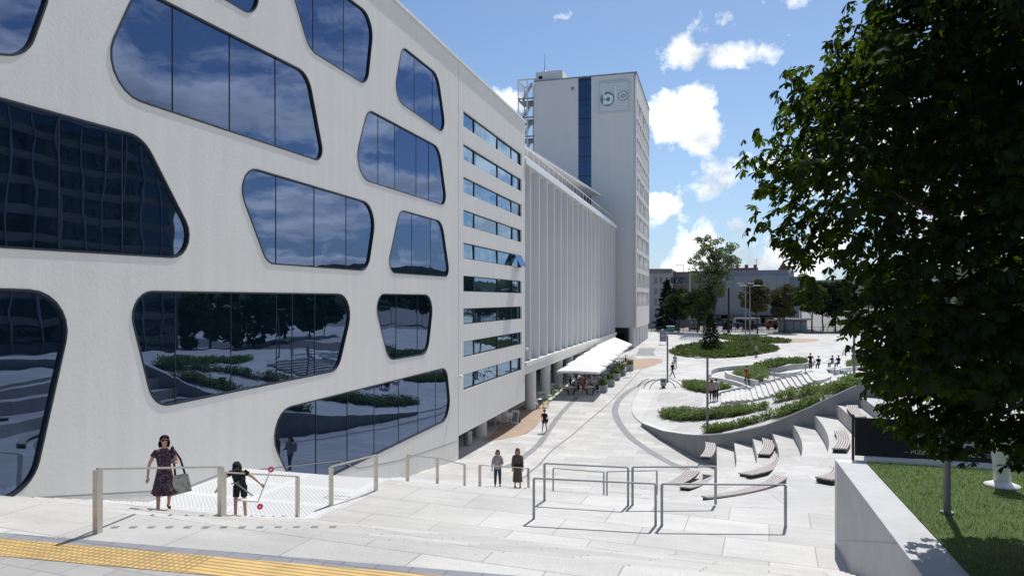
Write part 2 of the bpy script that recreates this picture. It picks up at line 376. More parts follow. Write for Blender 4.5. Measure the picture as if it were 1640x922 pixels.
def tube(bm, pts, r, n=8, cap=True, sx=1.0):
    P = [Vector(p) for p in pts]; rs = r if isinstance(r, (list, tuple)) else [r]*len(P)
    rings = []
    S = None
    for i, p in enumerate(P):
        d = (P[min(i+1, len(P)-1)]-P[max(i-1, 0)])
        if d.length < 1e-9: d = Vector((0,0,1))
        s, u = frame_at(d)
        if S is not None:
            s = (S - d.normalized()*S.dot(d.normalized()))
            s = s.normalized() if s.length > 1e-6 else frame_at(d)[0]
            u = s.cross(d.normalized()).normalized()
        S = s
        rings.append([bm.verts.new(p+(s*math.cos(2*math.pi*k/n)*sx+u*math.sin(2*math.pi*k/n))*rs[i]) for k in range(n)])
    for a, b in zip(rings, rings[1:]):
        for k in range(n):
            bm.faces.new((a[k], a[(k+1) % n], b[(k+1) % n], b[k]))
    if cap:
        bm.faces.new(rings[0][::-1]); bm.faces.new(rings[-1])
    return bm
def beam(bm, a, b, w, h, up=(0,0,1)):
    a = Vector(a); b = Vector(b); d = (b-a).normalized(); u = Vector(up)
    s = d.cross(u)
    s = s.normalized() if s.length > 1e-5 else Vector((1,0,0))
    u = s.cross(d).normalized()
    vs = [bm.verts.new(p+s*x*w/2+u*y*h/2) for p in (a, b) for x, y in ((-1,-1),(1,-1),(1,1),(-1,1))]
    for f in ((0,1,2,3),(7,6,5,4),(0,4,5,1),(1,5,6,2),(2,6,7,3),(3,7,4,0)): bm.faces.new([vs[i] for i in f])
    return bm
def loft(bm, rings, cap=True):
    R_ = [[bm.verts.new(p) for p in r] for r in rings]; n = len(R_[0])
    for a, b in zip(R_, R_[1:]):
        for k in range(n): bm.faces.new((a[k], a[(k+1) % n], b[(k+1) % n], b[k]))
    if cap: bm.faces.new(R_[0][::-1]); bm.faces.new(R_[-1])
    return bm
def prism(bm, poly, z0, z1):
    """vertical prism on a plan polygon; z0/z1 numbers or functions"""
    f0 = z0 if callable(z0) else (lambda x, y: z0); f1 = z1 if callable(z1) else (lambda x, y: z1)
    a = [bm.verts.new((p[0], p[1], f0(p[0], p[1]))) for p in poly]; b = [bm.verts.new((p[0], p[1], f1(p[0], p[1]))) for p in poly]
    n = len(poly)
    for k in range(n): bm.faces.new((a[k], a[(k+1) % n], b[(k+1) % n], b[k]))
    bm.faces.new(a[::-1]); t = bm.faces.new(b)
    bmesh.ops.triangulate(bm, faces=[t]); bmesh.ops.recalc_face_normals(bm, faces=bm.faces)
    return bm
def cyl(bm, c, r, h, n=16, r2=None):
    return tube(bm, [c, (c[0], c[1], c[2]+h)], [r, r if r2 is None else r2], n)
def sphere(bm, c, s, n=12, m=8):
    bmesh.ops.create_uvsphere(bm, u_segments=n, v_segments=m, radius=1, matrix=Matrix.Translation(Vector(c)) @ Matrix.Diagonal((s[0], s[1], s[2], 1))); return bm

def sheet(poly, fn, step=1.5, dz=0.0, skirt=0.0):
    """surface over a plan polygon, draped on fn"""
    pts = [Vector((p[0], p[1])) for p in poly]
    # densify outline
    bd = []
    for i in range(len(pts)):
        a, b = pts[i], pts[(i+1) % len(pts)]; n = max(1, int((b-a).length/step))
        for k in range(n): bd.append(a.lerp(b, k/n))
    nb = len(bd); xs = [p.x for p in bd]; ys = [p.y for p in bd]; inner = []
    y = math.floor(min(ys))
    while y < max(ys):
        x = min(xs)
        while x < max(xs):
            if inside((x, y), bd): inner.append(Vector((x, y)))
            x += step
        y += step
    V, E, F, _, _, _ = delaunay_2d_cdt(bd+inner, [], [list(range(nb))], 1, 1e-5)
    bm = NB(); vs = [bm.verts.new((v.x, v.y, fn(v.x, v.y)+dz)) for v in V]
    for f in F:
        try: bm.faces.new([vs[i] for i in f])
        except ValueError: pass
    bmesh.ops.recalc_face_normals(bm, faces=bm.faces)
    bm.normal_update()
    for f in bm.faces:
        if f.normal.z < 0: f.normal_flip()
    if skirt:
        be = [e for e in bm.edges if len(e.link_faces) == 1]
        r = bmesh.ops.extrude_edge_only(bm, edges=be)
        for v in r['geom']:
            if isinstance(v, bmesh.types.BMVert): v.co.z -= skirt
    return bm
def ribbon(pts, w, fn, dz=.006, n=8, ws=None):
    P = smooth([Vector((p[0], p[1])) for p in pts], n)
    bm = NB(); prev = None
    for i, p in enumerate(P):
        d = (P[min(i+1, len(P)-1)]-P[max(0, i-1)]).normalized(); s = Vector((-d.y, d.x))
        row = [bm.verts.new((q.x, q.y, fn(q.x, q.y)+dz)) for q in (p-s*w/2, p, p+s*w/2)]
        if prev:
            for k in range(2): bm.faces.new((prev[k], prev[k+1], row[k+1], row[k]))
        prev = row
    for f in bm.faces:
        f.normal_update()
        if f.normal.z < 0: f.normal_flip()
    return bm
def wallstrip(pts, w, hfn, base=None, n=6, top_out=0, depth=.6):
    """a low wall of width w along plan pts; hfn(x,y,t) gives its top"""
    P = smooth([Vector((p[0], p[1])) for p in pts], n); bm = NB(); rings = []
    for i, p in enumerate(P):
        d = (P[min(i+1, len(P)-1)]-P[max(0, i-1)]).normalized(); s = Vector((-d.y, d.x)); z = hfn(p.x, p.y, i/(len(P)-1))
        a, b = p-s*w/2, p+s*w/2; z0 = z-depth if base is None else base
        rings.append([(a.x, a.y, z0), (a.x, a.y, z), (b.x, b.y, z), (b.x, b.y, z0)])
    loft(bm, rings); bmesh.ops.recalc_face_normals(bm, faces=bm.faces); return bm

# ------------------------------------------------------------------ world
SUN_EL, = (R(58),)
SV = Vector((.15, .989, 0)).normalized(); sund = Vector((SV.x*math.cos(SUN_EL), SV.y*math.cos(SUN_EL), math.sin(SUN_EL)))
w = bpy.data.worlds.new('World'); scn.world = w; w.use_nodes = True
nt = w.node_tree; bg = nt.nodes['Background']; bg.inputs['Strength'].default_value = .1
sky = N(nt, 'ShaderNodeTexSky', sky_type='NISHITA', sun_disc=False, sun_elevation=SUN_EL, sun_rotation=math.atan2(sund.x, sund.y), altitude=120, air_density=1.0, dust_density=.7, ozone_density=1.6)
tc = N(nt, 'ShaderNodeTexCoord')
nrm = N(nt, 'ShaderNodeVectorMath', operation='NORMALIZE'); L(nt, tc.outputs['Generated'], nrm.inputs[0])
sep = N(nt, 'ShaderNodeSeparateXYZ'); L(nt, nrm.outputs[0], sep.inputs[0])
# project the direction on a cloud layer
zc = N(nt, 'ShaderNodeMath', operation='ADD', i_1=.16); 
zm = N(nt, 'ShaderNodeMath', operation='MAXIMUM', i_1=0.0); L(nt, sep.outputs['Z'], zm.inputs[0]); L(nt, zm.outputs[0], zc.inputs[0])
dv = N(nt, 'ShaderNodeVectorMath', operation='DIVIDE')
cb = N(nt, 'ShaderNodeCombineXYZ'); L(nt, zc.outputs[0], cb.inputs[0]); L(nt, zc.outputs[0], cb.inputs[1]); cb.inputs[2].default_value = 1
L(nt, nrm.outputs[0], dv.inputs[0]); L(nt, cb.outputs[0], dv.inputs[1])
flat = N(nt, 'ShaderNodeVectorMath', operation='MULTIPLY'); flat.inputs[1].default_value = (1, 1, 1.8); L(nt, dv.outputs[0], flat.inputs[0])
def fbm(scale, detail, rough, vec, off=(0,0,0), dist=0):
    mp = N(nt, 'ShaderNodeMapping'); mp.inputs['Location'].default_value = off; L(nt, vec, mp.inputs['Vector'])
    n = N(nt, 'ShaderNodeTexNoise', i_Scale=scale, i_Detail=detail, i_Roughness=rough, i_Distortion=dist); L(nt, mp.outputs[0], n.inputs['Vector']); return n.outputs['Fac']
n_big = fbm(1.3, 9, .60, flat.outputs[0], (3.1, .7, 0), .15)
n_fine = fbm(9, 8, .62, nrm.outputs[0], (0, 2, 5))
# real cumulus over the far end of the square (direction, angular size), wispy elsewhere
SPOTS = [(1085,190,.062,.30),(1120,215,.05,.26),(1050,170,.045,.24),(1110,400,.09,.22),(1230,350,.08,.2),(1060,360,.04,.16),(1180,420,.12,.2),(1080,430,.07,.2),(1075,235,.04,.18),(1065,92,.042,.19),(1170,96,.030,.14),(1135,35,.035,.06),(1180,22,.025,.06),
         (1170,275,.055,.27),(1135,290,.045,.24),(1210,262,.05,.25),(1062,332,.035,.22),(1092,350,.028,.17),(815,165,.035,.30),(1090,388,.05,.16),(1200,385,.07,.2),(1060,405,.05,.18),(1300,395,.10,.22),(1150,405,.06,.15),(1400,250,.14,.2),(1500,380,.15,.2)]
acc = None
for px, py, r, s in SPOTS:
    r *= 1.25
    d = ray(px, py).normalized()
    # squashed distance: cumulus are wider than tall, flat-based
    sb = N(nt, 'ShaderNodeVectorMath', operation='SUBTRACT'); L(nt, nrm.outputs[0], sb.inputs[0]); sb.inputs[1].default_value = d
    sc = N(nt, 'ShaderNodeVectorMath', operation='MULTIPLY'); sc.inputs[1].default_value = (1, 1, 1.55); L(nt, sb.outputs[0], sc.inputs[0])
    ln = N(nt, 'ShaderNodeVectorMath', operation='LENGTH'); L(nt, sc.outputs[0], ln.inputs[0])
    mr = N(nt, 'ShaderNodeMapRange', interpolation_type='SMOOTHSTEP', i_1=r*1.5, i_2=r*.1, i_3=0, i_4=s); L(nt, ln.outputs['Value'], mr.inputs[0])
    if acc is None: acc = mr.outputs[0]
    else:
        a = N(nt, 'ShaderNodeMath', operation='MAXIMUM'); L(nt, acc, a.inputs[0]); L(nt, mr.outputs[0], a.inputs[1]); acc = a.outputs[0]
# broken cloud deck over the city to the east (+X) and overhead, clear around the photo's view
dt = N(nt, 'ShaderNodeVectorMath', operation='DOT_PRODUCT'); L(nt, nrm.outputs[0], dt.inputs[0]); dt.inputs[1].default_value = Vector((.85,.45,.27)).normalized()
em = N(nt, 'ShaderNodeMapRange', interpolation_type='SMOOTHSTEP', i_1=.58, i_2=.82, i_3=-.16, i_4=.075); L(nt, dt.outputs['Value'], em.inputs[0])
s1 = N(nt, 'ShaderNodeMath', operation='ADD'); L(nt, n_big, s1.inputs[0]); L(nt, em.outputs[0], s1.inputs[1])
dA = N(nt, 'ShaderNodeMapRange', i_1=.50, i_2=.60); L(nt, s1.outputs[0], dA.inputs[0])
s2 = N(nt, 'ShaderNodeMath', operation='ADD'); L(nt, n_fine, s2.inputs[0]); L(nt, acc, s2.inputs[1])
dB = N(nt, 'ShaderNodeMapRange', i_1=.64, i_2=.73); L(nt, s2.outputs[0], dB.inputs[0])
mk = N(nt, 'ShaderNodeMath', operation='MAXIMUM'); L(nt, dA.outputs[0], mk.inputs[0]); L(nt, dB.outputs[0], mk.inputs[1])
# cloud self-shading: thick parts and lower parts greyer
n_sh = fbm(7, 7, .6, nrm.outputs[0], (0, 2, 5.06))
shd = N(nt, 'ShaderNodeMapRange', i_1=.42, i_2=.62, i_3=0, i_4=1); L(nt, n_sh, shd.inputs[0])
n_sh2 = fbm(1.3, 7, .6, flat.outputs[0], (3.1, .62, 0))
em2 = N(nt, 'ShaderNodeMapRange', i_1=.46, i_2=.66); L(nt, n_sh2, em2.inputs[0])
east = N(nt, 'ShaderNodeMapRange', i_1=.5, i_2=.8); L(nt, dt.outputs['Value'], east.inputs[0])
shm = N(nt, 'ShaderNodeMix', data_type='FLOAT'); L(nt, east.outputs[0], shm.inputs[0]); L(nt, shd.outputs[0], shm.inputs[2]); L(nt, em2.outputs[0], shm.inputs[3])
cc = N(nt, 'ShaderNodeMix', data_type='RGBA'); cc.inputs['A'].default_value = (15,15.1,15.3,1); cc.inputs['B'].default_value = (5.2,5.8,6.7,1); L(nt, shm.outputs[0], cc.inputs['Factor'])
tint = N(nt, 'ShaderNodeMix', data_type='RGBA', blend_type='MULTIPLY'); tint.inputs['Factor'].default_value = 1; tint.inputs['B'].default_value = (.93, 1.06, 1.17, 1)
L(nt, sky.outputs[0], tint.inputs['A'])
# milky haze near the horizon
hz = N(nt, 'ShaderNodeMapRange', interpolation_type='SMOOTHSTEP', i_1=.0, i_2=.38, i_3=.45, i_4=0); L(nt, sep.outputs['Z'], hz.inputs[0])
hm = N(nt, 'ShaderNodeMix', data_type='RGBA'); hm.inputs['B'].default_value = (4.6,6.5,9.4,1); L(nt, hz.outputs[0], hm.inputs['Factor']); L(nt, tint.outputs['Result'], hm.inputs['A'])
cm = N(nt, 'ShaderNodeMix', data_type='RGBA'); L(nt, mk.outputs[0], cm.inputs['Factor']); L(nt, hm.outputs['Result'], cm.inputs['A']); L(nt, cc.outputs['Result'], cm.inputs['B'])
L(nt, cm.outputs['Result'], bg.inputs['Color'])
sun = bpy.data.objects.new('sun', bpy.data.lights.new('sun', 'SUN')); C.objects.link(sun)
sun.data.energy = 4.6; sun.data.angle = R(.53); sun.data.color = (1, .965, .91)
sun.rotation_euler = (-sund).to_track_quat('-Z', 'Y').to_euler()
scn.view_settings.view_transform = 'Standard'; scn.view_settings.look = 'None'; scn.view_settings.exposure = 0; scn.view_settings.gamma = 1
scn.render.resolution_x = 1024; scn.render.resolution_y = 575

# ================================================================== GROUND
XW = -14.7                     # the long facade plane
# upper terrace + wide stair (one mesh, real treads)
def stair_mesh(x0, x1, ys0=-20, deep=2.5):
    bm = NB()
    for i, (a, b, z) in enumerate(STEPS):
        if i == 0: a = ys0
        n = max(1, int((x1-x0)/3)); 
        vs = [[bm.verts.new((x0+(x1-x0)*k/n, y, z)) for k in range(n+1)] for y in (a, b)]
        for k in range(n): bm.faces.new((vs[0][k], vs[0][k+1], vs[1][k+1], vs[1][k]))
        if i+1 < len(STEPS):
            z2 = STEPS[i+1][2]; r = [bm.verts.new((v.co.x, b, z2)) for v in vs[1]]
            for k in range(n): bm.faces.new((vs[1][k], vs[1][k+1], r[k+1], r[k]))
    return bm
struct('stair', stair_mesh(-9.55, 24), M['stair'])
o = struct('stair_by_wall', stair_mesh(XW, -9.55), [M['stair'], M['dots']])
for p in o.data.polygons:
    if p.center.y > 13 and p.normal.z > .5: p.material_index = 1
bm = NB()
# plaza sheet
def grid(x0, x1, y0, y1, sx, ys, fn, dz=0):
    bm = NB(); nx = int((x1-x0)/sx); rows = []
    for y in ys: rows.append([bm.verts.new((x0+(x1-x0)*k/nx, y, fn(0, y)+dz)) for k in range(nx+1)])
    for a, b in zip(rows, rows[1:]):
        for k in range(nx): bm.faces.new((a[k], a[k+1], b[k+1], b[k]))
    return bm
ys = sorted(set([31,34,40,50,60,70,80,110,150]+list(range(32,152,4))))
struct('plaza', grid(-60, 90, 31, 150, 6, ys, hp), M['slab'])
struct('road', grid(-900, 900, 150, 400, 60, [150,175,250,400], lambda x, y: lerp_table(PLAZA, y)-.004), M['farpave'])
bm = NB(); vs = [bm.verts.new(p) for p in ((-4000,-1500,-3),(4000,-1500,-3),(4000,399,-3),(4000,400,2.2),(4000,5000,2.2),(-4000,5000,2.2),(-4000,400,2.2),(-4000,399,-3))]
bm.faces.new([vs[i] for i in (0,1,2,7)]); bm.faces.new([vs[i] for i in (7,2,3,6)]); bm.faces.new([vs[i] for i in (6,3,4,5)])
struct('terrain', bm, M['farpave'])
# ground_side: outside the modelled square, the city floor at plaza level
struct('side_street', grid(24, 900, -60, 150, 60, [-60, 31, 60, 110, 150], lambda x, y: .35 if y < 70 else lerp_table(PLAZA, y)-.02), M['asph'])

# yellow tactile strip with its dark borders, and the small pavers behind it
TA, TB = G(0, 862, lambda x, y: 5.3), G(620, 915, lambda x, y: 5.3)
td = (TB-TA).normalized(); tn = Vector((-td.y, td.x, 0))
def strip(name, o0, o1, m, dz, xa=-8, xb=30):
    bm = NB(); P = [TA+td*xa+tn*o0, TA+td*xb+tn*o0, TA+td*xb+tn*o1, TA+td*xa+tn*o1]
    bm.faces.new([bm.verts.new((p.x, p.y, 5.3+dz)) for p in P])
    for f in bm.faces:
        f.normal_update()
        if f.normal.z < 0: f.normal_flip()
    struct(name, bm, m)
strip('tactile_paving', -.62, -.0, M['tact'], .012)
strip('paving_border', .0, .22, M['greystrip'], .008)
strip('paved_terrace', -12, -.62, M['pave_grey'], .006)

# little square sockets in a row at the head of the stair
bm = NB()
for k in range(13):
    p = G(186+29*k, 843, lambda x, y: 5.3)
    if p.x > -14.5: box(bm, (p.x, p.y-.02, 5.306), (.105,.09,.006), R(14))
struct('stud_paving', bm, M['band'])
# narrow cut channels across slabs
for a, b, dz in (((800,872),(1340,868),0),):
    pass

for px, py, w_, h_ in ((613,686,.9,.55),(1150,722,.8,.5),(540,796,.7,.3)):
    p = G(px, py, hp); bm = NB(); z = p.z+.004
    for a, b in (((-w_/2,-h_/2),(w_/2,-h_/2+.025)),((-w_/2,h_/2-.025),(w_/2,h_/2)),((-w_/2,-h_/2+.025),(-w_/2+.025,h_/2-.025)),((w_/2-.025,-h_/2+.025),(w_/2,h_/2-.025))):
        bm.faces.new([bm.verts.new(q) for q in ((p.x+a[0],p.y+a[1],z),(p.x+b[0],p.y+a[1],z),(p.x+b[0],p.y+b[1],z),(p.x+a[0],p.y+b[1],z))])
    struct('paving_cover', bm, M['band'])

# retained mound ---------------------------------------------------
md = sheet(MPOLY, mound_h, 1.5, 0, 2.6)
struct('mound', md, M['slab2'])
# retaining wall in front of it
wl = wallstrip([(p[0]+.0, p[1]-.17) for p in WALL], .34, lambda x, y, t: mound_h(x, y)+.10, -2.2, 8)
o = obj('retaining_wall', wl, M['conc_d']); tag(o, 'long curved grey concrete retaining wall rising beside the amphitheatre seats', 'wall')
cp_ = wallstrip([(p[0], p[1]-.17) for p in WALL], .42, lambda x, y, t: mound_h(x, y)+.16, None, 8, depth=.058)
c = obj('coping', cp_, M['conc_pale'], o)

# amphitheatre tiers ------------------------------------------------
TIERS = []
for k in range(9):
    z = [.45,.9,1.35,1.85,2.5,3.15,3.8,4.3,4.5][k]
    if k < 6: cx, rx, sy = -5, 5.1+.95*k, [7.8,9.7,11.5,13.6,15.6,18.1][k]
    else: cx, rx, sy = [(3.4,2.4,17),(3.6,3.15,17.5),(4.5,3.3,14)][k-6]
    pts = []
    for i in range(41):
        t = math.pi/2*i/40; e = 2/2.5
        pts.append((cx+rx*math.cos(t)**e, 38-sy*math.sin(t)**e))
    TIERS.append((pts, z))
def wall_y(x):
    P = WALLC
    if x <= P[0].x: return P[0].y
    for a, b in zip(P, P[1:]):
        if a.x <= x <= b.x: return a.y+(b.y-a.y)*(x-a.x)/(b.x-a.x)
    return P[-1].y
TPOLY = []
for k, (pts, z) in enumerate(TIERS):
    x0 = pts[0][0]; poly = [(x0, wall_y(x0)-.17)]+pts
    ylast = pts[-1][1]; xl = pts[-1][0]
    poly += [(xl, ylast-.3)]
    poly += [(24, min(ylast-.3, 18.9))]
    q = []
    xx = 24
    while xx > x0+.3: q.append((xx, wall_y(xx)-.17)); xx -= 1.0
    poly += q; TPOLY.append((poly, z))
    struct('amphitheatre_tier', sheet(poly, lambda x, y: z, 3, 0, z+1.5), M['tier'])
def amph(x, y):
    z = hp(x, y)
    if y < wall_y(x):
        for poly, tz in TPOLY:
            if tz > z and inside((x, y), poly): z = tz
    return z
_gr = ground
def ground(x, y):
    if y > 34 and inside((x, y), MPOLY) and y > wall_y(x): return mound_h(x, y)
    return amph(x, y)

# lawn terrace on the right ----------------------------------------
bm = NB(); boxr(bm, (3.2,-12,-1), (26,17.19,5.42)); struct('lawn', bm, M['lawn'])
bm = NB(); boxr(bm, (2.6,-12,-1), (3.196,16.9,5.40))
o = obj('terrace_wall', bm, mat('wall_granite', (.46,.47,.475), .7, var=.1, scale=1.5, bump=.25, bscale=60)); tag(o, 'broad pale granite parapet wall along the edge of the lawn', 'wall')
# slanting joints of the cladding on its face
bm = NB()
for z0 in (4.6, 3.7, 2.8):
    ye = max(9, 16.8-(5.36-(z0-.9))*7.8/2.5); beam(bm, (2.598, 16.8, z0-.9), (2.598, ye, z0-.9+(16.8-ye)*2.5/7.8), .012, .012)
obj('joint', bm, M['steelg'], o)
bm = NB(); boxr(bm, (3.196,16.92,-1), (26,17.2,5.50)); boxr(bm, (2.6,16.9,-1), (3.196,17.2,5.40))
struct('lawn_kerb', bm, M['conc_pale'])

# paving bands & patches -------------------------------------------
def px_pts(l, fn=hp): return [G(a, b, fn) for a, b in l]
PZ = lambda x, y: lerp_table(PLAZA, y) if y >= 31 else hp(x, y)
struct('paving_band', ribbon(px_pts([(1100,752),(1060,734),(1012,702),(989,672),(986,650),(1002,630),(1030,614),(1060,606)]), .55, PZ, .008), M['band'])
struct('paving_band', ribbon(px_pts([(808,748),(838,732),(862,712),(878,690),(900,660),(925,635)]), .45, PZ, .008), M['band'])
struct('paving_seam', ribbon(px_pts([(838,765),(880,725),(930,684),(985,636),(1030,589)]), .12, PZ, .008), M['band'])
struct('paving_seam', ribbon(px_pts([(1010,600),(1060,594),(1120,583),(1200,572),(1290,565)]), .3, PZ, .008), M['conc'])
def patch(name, l, m, dz, fn=PZ, closed_smooth=True):
    P = px_pts(l, fn); P = [(p.x, p.y) for p in P]
    P = [(p.x, p.y) for p in smooth([Vector(p) for p in P], 5, True)] if closed_smooth else P
    return struct(name, sheet(P, fn, 2, dz), m)
patch('brown_paving', [(774,706),(800,704),(835,697),(857,685),(868,668),(872,655),(885,640),(850,640),(820,660)], M['brown'], .006, closed_smooth=False)
patch('brown_paving', [(1008,592),(1030,590),(1050,584),(1062,578),(1050,574),(1020,575),(1000,582)], M['brown'], .006)
patch('dark_paving', [(1019,569),(1024,556),(1052,557),(1046,563),(1050,570)], M['band'], .006, closed_smooth=False)
bm = NB(); boxr(bm, (-19.9,39.3,-2.2), (-14.9,54.3,-1.99)); struct('arcade_floor', bm, M['band'])

# soil/ledge inset of the lobe
patch('paving_inset', [(1052,640),(1060,630),(1078,628),(1122,634),(1119,650),(1080,652),(1060,650)], M['slab'], .02, mound_h)

# ================================================================== FRONT BUILDING
def fc(px, py):
    p = onx(px, py, XW); return (p.y, p.z)
def round_poly(P, rad, n=7):
    out = []; m = len(P)
    for i in range(m):
        a, b, c = Vector(P[i-1]), Vector(P[i]), Vector(P[(i+1) % m])
        u = (a-b); v = (c-b); ru = rad[i] if isinstance(rad, (list, tuple)) else rad
        ang = u.angle(v); t = min(ru/math.tan(ang/2), u.length*.46, v.length*.46)
        r = t*math.tan(ang/2); p0 = b+u.normalized()*t; p1 = b+v.normalized()*t
        bis = (u.normalized()+v.normalized()).normalized(); ctr = b+bis*(r/math.sin(ang/2))
        a0 = (p0-ctr); a1 = (p1-ctr); tot = a0.angle_signed(a1)
        for k in range(n+1):
            th = -tot*k/n; q = Vector((a0.x*math.cos(th)-a0.y*math.sin(th), a0.x*math.sin(th)+a0.y*math.cos(th))); out.append(ctr+q)
    return out
WIN = [  # outline corners read off the photograph, then real corner radii; mullion columns (px)
 ([(-150,-200),(100,-60),(45,93),(-150,76)], .9, [-60]),
 ([(219,-22),(494,117),(521,262),(146,138)], [.9,.9,.5,1.1], [279,370,443]),
 ([(-120,123),(229,218),(330,416.5),(-120,390)], [.5,1.0,.7,.5], [-20,97,198]),
 ([(-60,459),(124,465.5),(54,781),(-60,829)], [.6,1.0,.9,.5], [-20]),
 ([(366,257),(605,328),(589.5,434.5),(427,422.5)], [.8,1.0,.9,.7], [444,505,556]),
 ([(446,-87),(600,28),(588.5,139),(495,81)], [.8,.9,.8,.9], [503,552]),
 ([(300,-35),(330,-150),(422,-80),(411,31)][::-1], .8, []),
 ([(644,73.4),(701.5,119),(715.5,218),(629,157)], [.7,1.1,.7,.8], [665,694]),
 ([(588.5,174),(704,235.6),(716.5,331),(562,282.3)], [.8,1.1,.6,1.0], [607,634,668,688]),
 ([(640,335),(708,354),(721,443.8),(618,437)], [.8,1.0,.5,.6], [661,691]),
 ([(199,464.7),(570,470.3),(541.7,593.6),(245.5,654.4)], [.7,.9,.9,.8], [283,372,445,470,506]),
 ([(596,469.7),(695.5,471.5),(685,567),(621.8,577.5)], [.7,.9,1.0,1.0], [636,670]),
 ([(415,662.4),(715.5,587.3),(723.5,669),(474,790)], [1.0,.9,1.3,.5], [508,558,601,640,671,699]),
]
STRIPZ = [(20.5-2.01*k, 19.52-2.01*k) for k in range(9)]
SY0, SY1 = 40.05, 53.4
bld = thing('white_building', 'white plastered building with irregular rounded dark blue windows along the stair', 'building', (XW, 40, 0))
outer = [(-8,-2.5),(39.2,-2.5),(39.2,.85),(54.4,.85),(54.4,23.2),(-8,23.2)]
def hole_wall(name, outer, holes, x, depth, m, parent):
    cu = bpy.data.curves.new(name, 'CURVE'); cu.dimensions = '2D'; cu.fill_mode = 'BOTH'; cu.extrude = depth/2
    for poly in [outer]+holes:
        s = cu.splines.new('POLY'); s.points.add(len(poly)-1)
        for i, p in enumerate(poly): s.points[i].co = (p[0], p[1], 0, 1)
        s.use_cyclic_u = True
    tmp = bpy.data.objects.new('tmp', cu); C.objects.link(tmp)
    dg = bpy.context.evaluated_depsgraph_get(); me = bpy.data.meshes.new_from_object(tmp.evaluated_get(dg)); bpy.data.objects.remove(tmp)
    # local x->world Y, local y->world Z, local z->world X
    for v in me.vertices:
        a, b, c = v.co; v.co = (c-depth/2, a, b)
    me.materials.clear(); me.materials.append(m)
    bm = NB(); bm.from_mesh(me); bmesh.ops.remove_doubles(bm, verts=bm.verts, dist=1e-4); bmesh.ops.recalc_face_normals(bm, faces=bm.faces); bm.to_mesh(me); bm.free()
    me.name = name; o = bpy.data.objects.new(name, me); C.objects.link(o)
    for v in me.vertices: v.co.x += x
    if parent:
        o.parent = parent; me.transform(Matrix.Translation(-parent.location))
    return o
holes = []; outl = []
for P, rad, mu in WIN:
    q = [fc(*p) for p in P]; rp = round_poly(q, rad); outl.append((rp, mu)); holes.append([(p.x, p.y) for p in rp])
for zt, zb in STRIPZ: holes.append([(SY0,zb),(SY1,zb),(SY1,zt),(SY0,zt)])
wallo = hole_wall('wall', outer, holes, XW, .35, M['plaster'], bld)
def offset(poly, d):
    n = len(poly); out = []; area = sum(poly[i-1].x*poly[i].y-poly[i].x*poly[i-1].y for i in range(n)); sg = 1 if area > 0 else -1
    for i in range(n):
        a, b, c = poly[i-1], poly[i], poly[(i+1) % n]
        t = (c-a)
        if t.length < 1e-6: t = c-b
        t.normalize(); out.append(b+Vector((-t.y, t.x))*d*sg)
    return out
def under(o, parent):
    """give o to parent keeping it where it stands"""
    o.parent = parent
    t = parent.location.copy(); p = parent.parent
    while p: t += p.location; p = p.parent
    o.data.transform(Matrix.Translation(-t)); return o
def ring_mesh(o1, x1, o2, x2):
    bm = NB(); a = [bm.verts.new((x1, p.x, p.y)) for p in o1]; b = [bm.verts.new((x2, p.x, p.y)) for p in o2]; n = len(a)
    for k in range(n): bm.faces.new((a[k], a[(k+1) % n], b[(k+1) % n], b[k]))
    return bm
def span(poly, y):
    zs = []
    for i in range(len(poly)):
        a, b = poly[i-1], poly[i]
        if (a.x-y)*(b.x-y) < 0: zs.append(a.y+(b.y-a.y)*(y-a.x)/(b.x-a.x))
    return (min(zs), max(zs)) if len(zs) >= 2 else None
for rp, mu in outl:
    # frame: thin outer lip + deep reveal
    bm = NB(); A = offset(rp, .0); B = offset(rp, .05)
    def addring(o1, x1, o2, x2):
        a = [bm.verts.new((x1, p.x, p.y)) for p in o1]; b = [bm.verts.new((x2, p.x, p.y)) for p in o2]; n = len(a)
        for k in range(n): bm.faces.new((a[k], a[(k+1) % n], b[(k+1) % n], b[k]))
    A2 = offset(rp, .003)
    addring(A2, XW+.02, B, XW+.02); addring(B, XW+.02, B, XW-.10); addring(A2, XW+.02, A2, XW-.1)
    fr = under(obj('window', bm, M['frame']), bld)
    bm = NB(); gl = offset(rp, .045)
    ys = sorted([fc(m, 400)[0] for m in mu])
    f = bm.faces.new([bm.verts.new((XW-.06, p.x, p.y)) for p in gl])
    # panes: split at mullions, tilt each a hair so that reflections break from pane to pane
    for y in ys:
        bmesh.ops.bisect_plane(bm, geom=bm.verts[:]+bm.edges[:]+bm.faces[:], plane_co=(0, y, 0), plane_no=(0,1,0))
    bmesh.ops.split_edges(bm, edges=[e for e in bm.edges if len(e.link_faces) == 2])
    for f in bm.faces:
        c = f.calc_center_median(); ty, tz = random.uniform(-.0028,.0028), random.uniform(-.002,.002)
        for v in f.verts: v.co.x += (v.co.y-c.y)*ty+(v.co.z-c.z)*tz
        f.normal_update()
        if f.normal.x < 0: f.normal_flip()
    g = obj('glass', bm, M['glass']); g.data.transform(Matrix.Translation(-bld.location)); g.parent = fr
    if ys:
        for y in ys:
            s = span(gl, y)
            if s:
                bm = NB(); boxr(bm, (XW-.055, y-.012, s[0]), (XW-.045, y+.012, s[1]))
                g = obj('mullion', bm, M['mull']); g.data.transform(Matrix.Translation(-bld.location)); g.parent = fr
